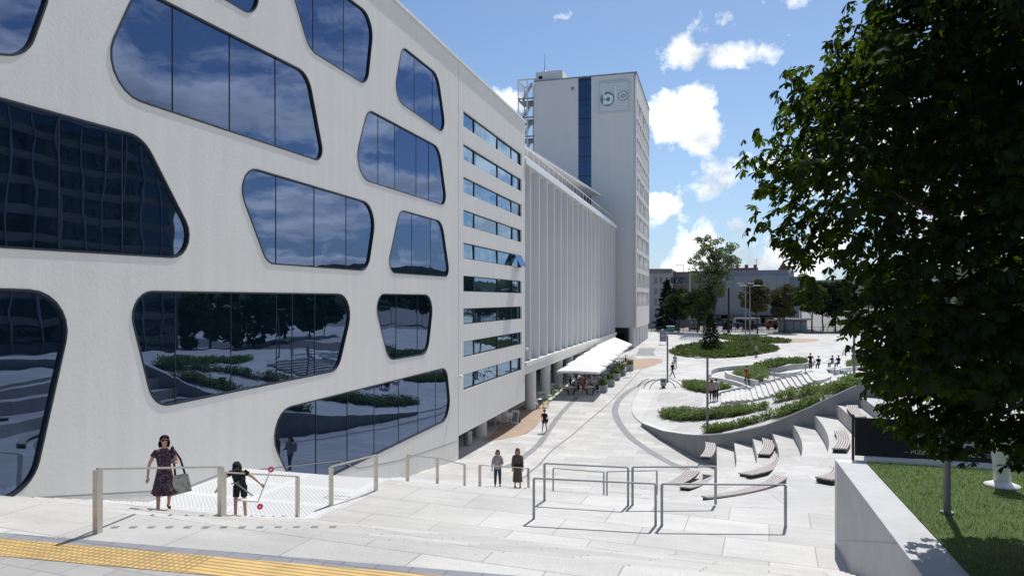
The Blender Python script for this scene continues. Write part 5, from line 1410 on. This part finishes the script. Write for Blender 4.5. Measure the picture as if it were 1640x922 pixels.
# awning: six linked market umbrellas
for k in range(6):
    y0 = 64.6+4.55*k; y1 = y0+4.5; x0, x1 = -14.35, -10.35; z0 = 2.55+PZ(0, y0); zr = z0+1.15
    lab = ['nearest white canvas umbrella with small orange lettering on its edge','second white canvas umbrella of the cafe row','third white canvas umbrella of the cafe row','fourth white canvas umbrella of the cafe row','fifth white canvas umbrella of the cafe row','farthest white canvas umbrella of the cafe row'][k]
    t = thing('market_umbrella', lab, 'umbrella', ((x0+x1)/2, (y0+y1)/2, PZ(0, y0)), 0, 'square white umbrellas over the cafe'); hx, hy = (x1-x0)/2, (y1-y0)/2
    bm = NB(); e = 2.5; r_ = 3.5
    c = [(-hx,-hy,e),(hx,-hy,e),(hx,hy,e),(-hx,hy,e)]; top = bm.verts.new((0,0,r_)); ed = []
    for i in range(4):
        a, b = Vector(c[i]), Vector(c[(i+1)%4]); ed.append(bm.verts.new(a)); ed.append(bm.verts.new((a+b)/2+Vector((0,0,.06))))
    for i in range(8): bm.faces.new((top, ed[i], ed[(i+1)%8]))
    lo_ = [bm.verts.new(v.co+Vector((0,0,-.2))) for v in ed]
    for i in range(8): bm.faces.new((ed[i], lo_[i], lo_[(i+1)%8], ed[(i+1)%8]))
    bmesh.ops.recalc_face_normals(bm, faces=bm.faces); obj('canopy', bm, M['canvas'], t)
    bm = NB(); cyl(bm, (0,0,0), .045, 3.45, 8); obj('pole', bm, M['steelg'], t); bm = NB(); box(bm, (0,0,.05), (.8,.8,.1)); obj('base', bm, M['conc'], t)
    for i in range(4): bm = NB(); beam(bm, (0,0,3.42), (c[i][0]*.98,c[i][1]*.98,e-.03), .03,.03); obj('rib', bm, M['steelg'], t)
    if k == 0: textmesh('BREADED', .32, M['orange'], t, (-.9,-hy-.012,2.42)) if False else None
# planter boxes along the cafe edge
GP = 'planter boxes along the cafe'
for k, (px, py) in enumerate([(966,627),(978,618),(987,608),(1009,593),(996,601)]):
    p = G(px, py); t = thing('planter_box', ['nearest','second','third','farthest','fourth'][k]+' grey planter box with leafy plants along the cafe', 'planter', p, 0, GP)
    bm = NB(); boxr(bm, (-.4,-.35,0), (.4,.35,.62)); bmesh.ops.bevel(bm, geom=bm.edges[:], offset=.02, segments=1); obj('box', bm, M['conc'], t)
    n = 420; a = rng.uniform(0,2*np.pi,n); pos = np.stack([rng.uniform(-.33,.33,n), rng.uniform(-.28,.28,n), rng.uniform(.62,1.15,n)],1)
    d = unit(np.stack([np.cos(a), np.sin(a), rng.uniform(.3,1.6,n)],1)); up = unit(np.cross(d, rng.normal(0,1,(n,3)))); leafmesh('plant', pos, d, up, rng.uniform(.12,.28,n), rng.uniform(.04,.08,n), M['leaf_a'], t)
# folding board, litter bin in the arcade
p = G(826,677); t = thing('folding_sign', 'white A-shaped folding sign board on the brown paving', 'sign', p)
for s_ in (-1,1):
    bm = NB(); box(bm, (0,s_*.22,.52), (.6,.03,1.08), 0, R(-s_*-22)); obj('board', bm, M['white'] if s_ < 0 else M['steelg'], t)
bm = NB(); box(bm, (0,-.245,.5), (.46,.01,.7), 0, R(-22)); obj('poster', bm, M['back'], t)
t = thing('litter_bin', 'dark cylindrical litter bin in the shade under the building corner', 'litter bin', (-15.9,44.2,hp(0,44.2)))
bm = NB(); cyl(bm, (0,0,0), .28, 1.0, 16); obj('body', bm, M['steelg'], t); bm = NB(); cyl(bm, (0,0,1.001), .3, .08, 16); obj('lid', bm, M['black'], t)
# bicycle leaning by the cafe
p = G(999,604); t = thing('bicycle', 'black bicycle parked against the cafe planters', 'bicycle', p, R(70))
for y in (-.52,.52):
    bm = NB(); tube(bm, [(0,y+.34*math.cos(a),.34+.34*math.sin(a)) for a in [i*math.pi/10 for i in range(21)]], .022, 6, False); obj('wheel', bm, M['tyre'], t)
bm = NB()
for a, b in (((0,-.52,.34),(0,-.18,.78)),((0,-.18,.78),(0,.38,.82)),((0,.38,.82),(0,0,.3)),((0,0,.3),(0,-.18,.78)),((0,0,.3),(0,-.52,.34)),((0,.38,.95),(0,.52,.34))): beam(bm, a, b, .035,.035)
obj('frame', bm, M['black'], t); bm = NB(); box(bm, (0,-.22,.92), (.13,.24,.06)); obj('saddle', bm, M['black'], t); bm = NB(); tube(bm, [(-.28,.3,1.0),(0,.42,1.0),(.28,.3,1.0)], .015, 6); obj('handlebar', bm, M['black'], t)

# ================================================================== PEOPLE
def skin_body(V, E, Rr, root, m, extra=None, sub=1):
    bm = NB(); ly = bm.verts.layers.skin.verify(); vs = []
    for i, (p, r) in enumerate(zip(V, Rr)):
        v = bm.verts.new(p); v[ly].radius = (r, r) if not isinstance(r, tuple) else r; v[ly].use_root = (i == root); vs.append(v)
    for a, b in E: bm.edges.new((vs[a], vs[b]))
    me = bpy.data.meshes.new('b'); bm.to_mesh(me); bm.free(); o = bpy.data.objects.new('b', me); C.objects.link(o)
    mo = o.modifiers.new('s', 'SKIN'); mo.use_smooth_shade = True; mo.branch_smoothing = .4
    ms = o.modifiers.new('u', 'SUBSURF'); ms.levels = sub; ms.render_levels = sub
    dg = bpy.context.evaluated_depsgraph_get(); dg.update(); nm = bpy.data.meshes.new_from_object(o.evaluated_get(dg)); bpy.data.objects.remove(o)
    bm = NB(); bm.from_mesh(nm); bpy.data.meshes.remove(nm)
    if extra: extra(bm)
    return bm
def dirv(f, o, lean=0):      # forward angle (deg), outward angle, pointing down by default; forward is -Y
    f, o = R(f), R(o); return Vector((math.sin(o), -math.sin(f)*math.cos(o), -math.cos(f)*math.cos(o)))
def person(label, loc, rz, H, pose, look, group=None, detail=1):
    """pose: thigh/knee/arm angles; look: clothes"""
    t = thing('person', label, 'person', loc, rz, group)
    P = dict(tL=0, tR=0, kL=0, kR=0, oL=3, oR=3, aL=(5,10,10), aR=(5,10,10), lean=0, hip=.525, nod=0, turn=0); P.update(pose)
    S = lambda v: Vector(v)*H
    ln = R(P['lean']); fwd = lambda z: Vector((0,-math.sin(ln)*z, math.cos(ln)*z))
    hip = S((0,0,P['hip'])); waist = hip+fwd(.09)*H; chest = hip+fwd(.205)*H; neckb = hip+fwd(.30)*H; neck = hip+fwd(.335)*H
    nl = R(P['lean']+P['nod']); hd = Vector((0,-math.sin(nl), math.cos(nl))); h1 = neck+hd*.035*H; h2 = h1+hd*.045*H; h3 = h2+hd*.045*H
    V = [hip, waist, chest, neckb, neck, h1, h2, h3]; Rr = [(.072*H,.052*H),(.060*H,.046*H),(.074*H,.052*H),(.040*H,.034*H),(.026*H,.027*H),(.036*H,.042*H),(.042*H,.052*H),(.036*H,.046*H)]
    E = [(i, i+1) for i in range(7)]; limbs = {}
    for s, k in ((-1,'L'),(1,'R')):
        hj = hip+S((s*.048,0,-.012)); d1 = dirv(P['t'+k], s*P['o'+k]); kn = hj+d1*.245*H; d2 = dirv(P['t'+k]-P['k'+k], s*P['o'+k]*.4); an = kn+d2*.235*H
        toe = an+Vector((0,-.075*H,-.022*H)) if P.get('flat', 1) else an+Vector((0,-.05,-.05))
        b = len(V); V += [hj, kn, an, toe]; Rr += [.046*H,.030*H,.020*H,.018*H]; E += [(0,b),(b,b+1),(b+1,b+2),(b+2,b+3)]
        mid = kn.lerp(an,.35)
        sh = neckb+S((s*.098,0,-.018)); f, o_, e = P['a'+k]; u1 = dirv(f, s*o_); el = sh+u1*.17*H; u2 = dirv(f+e, s*o_*P.get('in'+k,.3)); wr = el+u2*.145*H; hn = wr+u2*.045*H
        c = len(V); V += [sh, el, wr, hn]; Rr += [.029*H,.020*H,.0145*H,(.018*H,.010*H)]; E += [(3,c),(c,c+1),(c+1,c+2),(c+2,c+3)]
        limbs[k] = dict(hj=hj,kn=kn,an=an,toe=toe,sh=sh,el=el,wr=wr,hn=hn,u2=u2)
    def extra(bm):
        # nose, ears, fingers
        face = Vector((0,-math.cos(nl)*1.0,-math.sin(nl)*1.0)); c = h2+face*.052*H
        tube(bm, [c+hd*.012*H, c+face*.010*H-hd*.010*H], [.004*H,.008*H], 5)
        for s in (-1,1): sphere(bm, h2+Vector((s*.043*H,.004*H,0)), (.006*H,.010*H,.016*H), 6, 4)
        for k in ('L','R'):
            q = limbs[k]; u = q['u2']; sd = u.cross(Vector((0,1,0))); sd = sd.normalized() if sd.length > .1 else Vector((1,0,0)); pl = sd.cross(u).normalized()
            for i, l_ in enumerate((.038,.044,.041,.032)):
                b0 = q['hn']+sd*(i-1.5)*.0085*H; tube(bm, [b0-u*.008*H, b0+u*l_*.55*H, b0+u*l_*.9*H+pl*.012*H], [.0048*H,.0044*H,.003*H], 5)
            tube(bm, [q['wr']+u*.012*H+sd*.012*H, q['wr']+u*.036*H+sd*.024*H+pl*.004*H, q['wr']+u*.056*H+sd*.026*H+pl*.01*H], [.006*H,.005*H,.0035*H], 5)
    body = obj('body', skin_body(V, E, Rr, 0, M['skin'], extra, 1 if detail else 1), M['skin'], t, True)
    def ell(c, rx, ry, n=16, tilt=0): return [c+Vector((rx*math.cos(2*math.pi*k/n)*H, ry*math.sin(2*math.pi*k/n)*H*math.cos(ln*tilt), ry*math.sin(2*math.pi*k/n)*H*math.sin(ln*tilt))) for k in range(n)]
    # hair
    hm = M[look.get('hair','hair_d')]; bm = NB(); hl = look.get('hairlen',.0); face = Vector((0,-math.cos(nl),-math.sin(nl)))
    rings = []; n = 14
    for i in range(8):
        th = i/7*R(118 if hl < .02 else 100); rr = math.sin(th)
        c = h2+hd*(.008+math.cos(th)*.062)*H-face*.006*H
        rings.append([c+Vector((1,0,0))*.059*H*rr*math.cos(2*math.pi*k/n)-face*.067*H*rr*math.sin(2*math.pi*k/n)*1.0+(-hd*.0 if math.sin(2*math.pi*k/n) > -.35 else hd*(.022*i/7)*H)+(-face*(-.0)) for k in range(n)])
    # long hair falls behind and to the sides
    sel = [k for k in range(n+1) if True]
    R_ = [[bm.verts.new(p) for p in r] for r in rings]
    for i, (a, b) in enumerate(zip(R_, R_[1:])):
        for k in range(n):
            ang = 2*math.pi*(k+.5)/n
            if i >= 4 and math.sin(ang) < -.25: continue     # leave the face open
            bm.faces.new((a[k], a[(k+1)%n], b[(k+1)%n], b[k]))
    if hl:
        last = R_[-1]; prev = last
        for j in range(1, 5):
            row = []
            for k in range(n):
                q = last[k].co+Vector((0,0,-1))*hl*H*j/4; cc_ = Vector((h2.x, h2.y, q.z)); q = cc_+(q-cc_)*(1+.05*math.sin(j*1.3+k)+.20*math.sin(j*.75)); q += -face*.01*H*j*(1 if j < 3 else .5); row.append(bm.verts.new(q))
            for k in range(n):
                ang = 2*math.pi*(k+.5)/n
                if math.sin(ang) < -.25: continue
                bm.faces.new((prev[k], prev[(k+1)%n], row[(k+1)%n], row[k]))
            prev = row
    r = bmesh.ops.solidify(bm, geom=bm.faces[:], thickness=.008*H)
    bmesh.ops.recalc_face_normals(bm, faces=bm.faces); obj('hair', bm, hm, t, True)
    if look.get('glasses'):
        bm = NB()
        for s in (-1,1): sphere(bm, h2+face*.050*H+hd*.010*H+Vector((s*.019*H,0,0)), (.017*H,.006*H,.012*H), 8, 6)
        beam(bm, h2+face*.05*H+hd*.014*H+Vector((-.042*H,0,0)), h2+face*.05*H+hd*.014*H+Vector((.042*H,0,0)), .004*H,.004*H); obj('sunglasses', bm, M['black'], t, True)
    elif detail:
        bm = NB()
        for s in (-1,1): sphere(bm, h2+face*.0505*H+hd*.006*H+Vector((s*.017*H,0,0)), (.006*H,.003*H,.0035*H), 6, 4)
        obj('eyes', bm, M['black'], t)
        bm = NB(); sphere(bm, h2+face*.049*H-hd*.024*H, (.012*H,.003*H,.0035*H), 8, 4); obj('mouth', bm, M['pinkcloth'], t)
    # clothes
    kind = look['kind']; mt = M[look['top']]; xt = look.get('loose',1)
    def sleeve(k, upto, w_=1.0):
        q = limbs[k]; pts = [q['sh']+Vector((0,0,.004*H))-(q['sh']-neckb).normalized()*.016*H, q['sh'].lerp(q['el'],.3)]
        rs = [.034*H*w_,.034*H*w_]
        if upto <= 1: pts.append(q['sh'].lerp(q['el'], upto)); rs.append(.034*H*w_)
        else: pts += [q['el'], q['el'].lerp(q['wr'], upto-1)]; rs += [.030*H*w_,.025*H*w_]
        tube(bm, pts, rs, 10)
    bm = NB()
    if kind in ('dress','long_dress'):
        hemz = look.get('hem',.30)*H; kx = abs(limbs['L']['kn'].y-limbs['R']['kn'].y)*.3; midy = (limbs['L']['kn'].y+limbs['R']['kn'].y)/2
        rings = [ell(neckb+fwd(.014)*H, .040,.034), ell(neckb-fwd(.004)*H, .070,.044), ell(neckb-fwd(.026)*H, .098,.052), ell(chest, .098*xt,.068*xt), ell(hip.lerp(chest,.45), .078*xt,.058*xt), ell(waist-Vector((0,0,.03*H)), .084*xt,.064*xt), ell(hip-Vector((0,0,.02*H)), .098*xt,.074*xt)]
        for j in range(1, 5):
            u = j/4; z = (hip.z-.02*H)*(1-u)+hemz*u; fl = look.get('flare',.12)
            c = Vector((0, hip.y*(1-u)+midy*u*.8, z)); rr = ell(c, .098+fl*.30*u, .074+fl*.30*u+kx*u/H, 16)
            rings.append([p+Vector(((p.x-c.x),(p.y-c.y),0))*(.08*math.sin(i*2.36+j))*u*1.2 for i, p in enumerate(rr)])
        loft(bm, rings)
        for k in 'LR': sleeve(k, look.get('sleeve',.6), 1.1)
        bmesh.ops.recalc_face_normals(bm, faces=bm.faces); obj('dress', bm, mt, t, True)
    else:
        rings = [ell(neckb+fwd(.012)*H, .040,.034), ell(neckb-fwd(.005)*H, .072,.044), ell(neckb-fwd(.026)*H, .100,.054), ell(chest, .096*xt,.068*xt), ell(hip.lerp(chest,.45), .084*xt,.062*xt), ell(hip+Vector((0,0,.02*H)), .086*xt,.066*xt), ell(hip-Vector((0,0,.03*H)), .090*xt,.070*xt)]
        loft(bm, rings)
        for k in 'LR': sleeve(k, look.get('sleeve',.7), 1.12)
        bmesh.ops.recalc_face_normals(bm, faces=bm.faces); obj('shirt', bm, mt, t, True)
        bm = NB(); loft(bm, [ell(hip+Vector((0,0,.03*H)), .078,.060), ell(hip-Vector((0,0,.02*H)), .088,.068), ell(hip-Vector((0,0,.055*H)), .080,.062)])
        up = look.get('leg',1.85)
        for k in 'LR':
            q = limbs[k]; pts = [q['hj']+Vector((0,0,.01*H)), q['hj'].lerp(q['kn'],min(1,up)*.5), q['hj'].lerp(q['kn'],min(1,up))]; rs = [.056*H,.050*H,.040*H if up > 1 else .048*H]
            if up > 1: pts += [q['kn'].lerp(q['an'],.45), q['kn'].lerp(q['an'],min(.99,up-1))]; rs += [.036*H,.029*H]
            tube(bm, pts, rs, 10)
        bmesh.ops.recalc_face_normals(bm, faces=bm.faces); obj('trousers' if up > 1 else 'shorts', bm, M[look.get('bottom','jeans')], t, True)
    for k in 'LR':
        q = limbs[k]; bm = NB(); dd_ = (q['toe']-q['an'])
        a_ = q['an']+Vector((0,.03*H,-.018*H)); b_ = q['an']+Vector((0,-.03*H,-.022*H)); c_ = q['an']+Vector((0,-.095*H,-.030*H))
        tube(bm, [a_, b_, c_], [.022*H,.024*H,.014*H], 8); obj('shoe', bm, M[look.get('shoe','shoe')], t, True)
    limbs['head'] = h2+hd*.032*H
    return t, limbs, body
def facing(loc, tgt=(0,0)):      # yaw that turns -Y towards tgt
    d = Vector(tgt)-Vector((loc[0], loc[1])); return math.atan2(d.x, -d.y)
def foot(px, py): return G(px, py)
def local_to_thing(o, par):
    o.parent = par
# woman in the plum dress
wl_ = Vector((-11.32, 12.3)); wz = ground(wl_.x, wl_.y)
tW, LW, _ = person('woman in sunglasses and a plum patterned dress stepping down beside the wall', (wl_.x, wl_.y, wz), facing(wl_)+R(8), 1.68,
    dict(tL=20, kL=6, tR=-14, kR=16, oL=7, oR=5, aL=(4,27,14), aR=(18,16,88), inR=-1.4, lean=2, turn=0), dict(kind='dress', top='dress', hair='hair_d', hairlen=.10, glasses=1, hem=.27, flare=.16, sleeve=.42))
LWr = tW.matrix_basis
def wpt(t, v): return Matrix.Translation(t.location) @ t.rotation_euler.to_matrix().to_4x4() @ v
h = LW['R']['hn']; q = wpt(tW, h); o = thing('phone', 'dark phone held up by the woman in the plum dress', 'phone', q+Vector((0,-.02,.03)), tW.rotation_euler.z)
bm = NB(); box(bm, (0,0,0), (.075,.15,.012), 0, R(25)); bmesh.ops.bevel(bm, geom=bm.edges[:], offset=.003, segments=1); obj('case', bm, M['black'], o); bm = NB(); box(bm, (0,.003,.009), (.065,.13,.002), 0, R(25)); obj('screen', bm, M['glassd'], o)
el = wpt(tW, LW['R']['el']+Vector((.06,.05,-.28))); o = thing('shoulder_bag', 'pale checked cloth bag hanging at the side of the woman in the plum dress', 'bag', el, tW.rotation_euler.z+R(10))
bm = NB(); loft(bm, [[(-.15,-.03,0),(.15,-.03,0),(.15,.03,0),(-.15,.03,0)],[(-.19,-.07,-.2),(.19,-.07,-.2),(.19,.07,-.2),(-.19,.07,-.2)],[(-.24,-.07,-.42),(.22,-.07,-.38),(.22,.07,-.38),(-.24,.07,-.42)]]); bmesh.ops.recalc_face_normals(bm, faces=bm.faces); obj('pouch', bm, M['bag'], o)
bm = NB(); tube(bm, [(-.1,0,0),(-.12,.02,.3),(-.17,.0,.62)], .022, 6); tube(bm, [(.1,0,0),(.02,.04,.32),(-.15,.05,.62)], .022, 6); obj('strap', bm, M['blackcloth'], o)
# girl with a scooter
gl_ = Vector((-10.1, 13.2)); tG, LG, _ = person('girl in a black cap and short dark romper leaning over the handrail', (*gl_, ground(*gl_)), facing(gl_)+R(-12), 1.46,
    dict(tL=6, kL=10, tR=-4, kR=6, oL=3, oR=3, aL=(42,40,14), aR=(-12,50,60), inR=.9, lean=30, nod=16), dict(kind='shirt', top='romper', bottom='romper', leg=.62, hair='hair_d', hairlen=.12, loose=1.05, sleeve=.35, shoe='pinkcloth'))
hq = wpt(tG, LG['R']['hn'])
bm = NB(); 
o = thing('child_cap', 'black cap worn low by the girl with the scooter', 'cap', wpt(tG, LG['head']), tG.rotation_euler.z)
bm = NB(); bmesh.ops.create_uvsphere(bm, u_segments=14, v_segments=8, radius=1, matrix=Matrix.Rotation(R(30),4,'X') @ Matrix.Diagonal((.085,.095,.075,1))); obj('crown', bm, M['blackcloth'], o, True)
bm = NB(); box(bm, (0,-.115,-.055), (.13,.09,.008), 0, R(35)); obj('peak', bm, M['blackcloth'], o)
o = thing('kick_scooter', 'folded kick scooter with magenta wheels carried by the girl', 'scooter', hq, tG.rotation_euler.z)
A_, B_ = Vector((.16,.02,.30)), Vector((-.10,.02,-.42))
bm = NB(); beam(bm, A_, B_+Vector((0,0,.05)), .05,.03); obj('steering_tube', bm, M['white'], o)
bm = NB(); beam(bm, B_+Vector((0,0,.08)), B_+Vector((-.42,.04,.12)), .10,.03); obj('deck', bm, M['white'], o)
bm = NB(); beam(bm, B_+Vector((-.5,-.18,.52)), B_+Vector((-.42,.12,.48)), .025,.025); beam(bm, B_+Vector((-.46,0,.5)), B_+Vector((-.1,0,.2)), .025,.025); obj('handlebar', bm, M['steelg'], o)
for c_ in (A_+Vector((.02,0,.04)), B_+Vector((.05,0,-.04))):
    bm = NB(); tube(bm, [c_-Vector((0,.018,0)), c_+Vector((0,.018,0))], .062, 18); w2 = obj('wheel', bm, M['pink'], o); bm = NB(); tube(bm, [c_-Vector((0,.021,0)), c_+Vector((0,.021,0))], .022, 10); obj('hub', bm, M['white'], w2)
# pair of women
p = foot(797,779); tP, LP, _ = person('woman in a white top and jeans with a backpack climbing the broad stair', p, facing(p), 1.66, dict(tL=14,kL=22,tR=-4,kR=2,aL=(8,14,25),aR=(14,12,70),inR=-1.2), dict(kind='shirt', top='greycloth', bottom='jeans', hairlen=.09, sleeve=1.6, loose=1.15))
q = wpt(tP, Vector((.02,.13,1.14))); o = thing('backpack', 'brownish backpack worn by the woman in jeans', 'backpack', q, tP.rotation_euler.z)
bm = NB(); box(bm, (0,.03,0), (.36,.2,.46)); bmesh.ops.bevel(bm, geom=bm.edges[:], offset=.06, segments=2); obj('sack', bm, M['pinkcloth'], o, True)
bm = NB(); 
for s in (-1,1): tube(bm, [(s*.11,-.04,.2),(s*.12,-.16,.26),(s*.12,-.26,.1),(s*.13,-.2,-.12)], .018, 6)
obj('strap', bm, M['pinkcloth'], o)
p = foot(829,780); tQ, LQ, _ = person('blond woman in sunglasses and a long khaki dress climbing the broad stair', p, facing(p), 1.76, dict(tL=-4,kL=2,tR=12,kR=20,aL=(4,9,14),aR=(6,8,12)), dict(kind='dress', top='khaki', hair='hair_b', hairlen=.11, glasses=1, hem=.16, flare=.10, sleeve=1.8, loose=1.15))
q = wpt(tQ, Vector((.0,-.19,.98))); o = thing('belt_bag', 'black bag slung at the waist of the blond woman', 'bag', q, tQ.rotation_euler.z)
bm = NB(); box(bm, (0,0,0), (.30,.09,.17)); bmesh.ops.bevel(bm, geom=bm.edges[:], offset=.025, segments=2); obj('pouch', bm, M['black'], o, True)
bm = NB(); tube(bm, [(.13,.02,.05),(.10,-.02,.3),(-.10,.05,.5)], .01, 5); obj('strap', bm, M['black'], o)
# woman walking away
p = foot(872,692); tR_, LR, _ = person('woman in black T-shirt and shorts walking away past the brown paving', p, facing(p)+math.pi+R(-10), 1.7, dict(tL=16,kL=4,tR=-10,kR=22,aL=(-14,12,10),aR=(12,12,10)), dict(kind='shirt', top='blackcloth', bottom='blackcloth', leg=.5, sleeve=.6), None)
q = wpt(tR_, Vector((-.22,.0,.9))); o = thing('handbag', 'black handbag at the hip of the woman walking away', 'bag', q, tR_.rotation_euler.z)
bm = NB(); box(bm, (0,0,0), (.10,.28,.2)); bmesh.ops.bevel(bm, geom=bm.edges[:], offset=.02, segments=1); obj('pouch', bm, M['black'], o); bm = NB(); tube(bm, [(0,-.1,.1),(.12,-.02,.5),(0,.1,.1)], .01, 5); obj('strap', bm, M['black'], o)
# far strollers
def far(px, py, H, lab, pose, look, turn=0):
    p = foot(px, py); return person(lab, p, facing(p)+R(turn), H, pose, look, None, 0)
far(1077,605,1.72,'person in dark clothes striding past the lamp post with the bicycle hoops', dict(tL=28,kL=6,tR=-24,kR=14,aL=(-22,8,10),aR=(22,8,15)), dict(kind='shirt',top='blackcloth',bottom='greycloth'), 60)
far(1081,589,1.7,'person in grey walking farther back beside the lamp post', dict(tL=12,kL=2,tR=-10,kR=10), dict(kind='shirt',top='greycloth',bottom='greycloth'), 160)
far(1140,642,1.72,'left person of the close pair in grey jackets', dict(tL=8,kL=4,tR=-4), dict(kind='shirt',top='pinkcloth',bottom='blackcloth',sleeve=1.7,hairlen=.05), 180)
far(1147,641,1.78,'right person of the close pair in grey jackets', dict(tL=-10,kL=4,tR=14,kR=4), dict(kind='shirt',top='greycloth',bottom='blackcloth',sleeve=1.7), 170)
far(1197,618,1.8,'person in a red T-shirt stepping along the kerb wall', dict(tL=22,kL=40,tR=-6,kR=4,aL=(14,10,30),lean=8), dict(kind='shirt',top='redcloth',bottom='khaki'), -60)
tS, LS, _ = far(1211,572,1.7,'skateboarder in grey top beside the round planting', dict(tL=18,kL=34,tR=10,kR=26,oL=10,oR=10,aL=(10,24,20),aR=(0,24,20),hip=.50), dict(kind='shirt',top='greycloth',bottom='jeans'), 60)
o = thing('skateboard', 'skateboard under the feet of the skateboarder', 'skateboard', tS.location+Vector((0,0,.01)), tS.rotation_euler.z+R(90))
tS.location.z += .11
bm = NB(); box(bm, (0,0,.09), (.2,.8,.02)); bmesh.ops.bevel(bm, geom=bm.edges[:], offset=.008, segments=1); obj('deck', bm, M['wood'], o)
for y in (-.27,.27):
    for x in (-.08,.08): bm = NB(); tube(bm, [(x-.02,y,.035),(x+.02,y,.035)], .035, 8); obj('wheel', bm, M['tyre'], o)
far(1298,592,1.55,'boy in black standing at the end of the narrow planting', dict(tL=6,tR=-4,aL=(6,30,10),aR=(6,30,20)), dict(kind='shirt',top='blackcloth',bottom='blackcloth'), 20)
SIT = dict(tL=86,kL=84,tR=82,kR=80,hip=.275,aL=(35,10,45),aR=(30,10,50))
for px, py, lab, top in ((1311,590,'person in black sitting right of the standing boy','blackcloth'),(1333,588,'person in blue sitting beneath the chestnut spray','bluecloth'),(1343,588,'person in dark clothes sitting next to the person in blue','blackcloth'),(1366,580,'dark-clothed person sitting beside the right lamp post','blackcloth')):
    far(px, py, 1.7, lab, SIT, dict(kind='shirt', top=top, bottom='jeans'), random.uniform(-60,60))
# cafe guests: four kinds, then copies
KS4 = []
for i, (top, hair) in enumerate((('blackcloth','hair_d'),('redcloth','hair_b'),('whitecloth','hair_d'),('bluecloth','hair_d'))):
    x, y, rz = seat_spots[i*3]; o, _, _ = person('seated cafe guest', (x, y, PZ(x,y)), rz, 1.7, SIT, dict(kind='shirt', top=top, bottom='jeans', hair=hair), 'guests seated under the cafe awning', 0)
    o['label'] = 'guest in a '+['black','red','white','blue'][i]+' top seated in the shade under the long awning'; protos[o] = [o, children(o)]; used.add(o); KS4.append(o)
for j in range(len(seat_spots)):
    if j in (0,3,6,9) or random.random() < .25: continue
    x, y, rz = seat_spots[j]; i = random.choice((0,0,1,2,3)); put(KS4[i], x, y, rz+R(random.uniform(-15,15)), KS4[i]['label'], 'guests seated under the cafe awning')
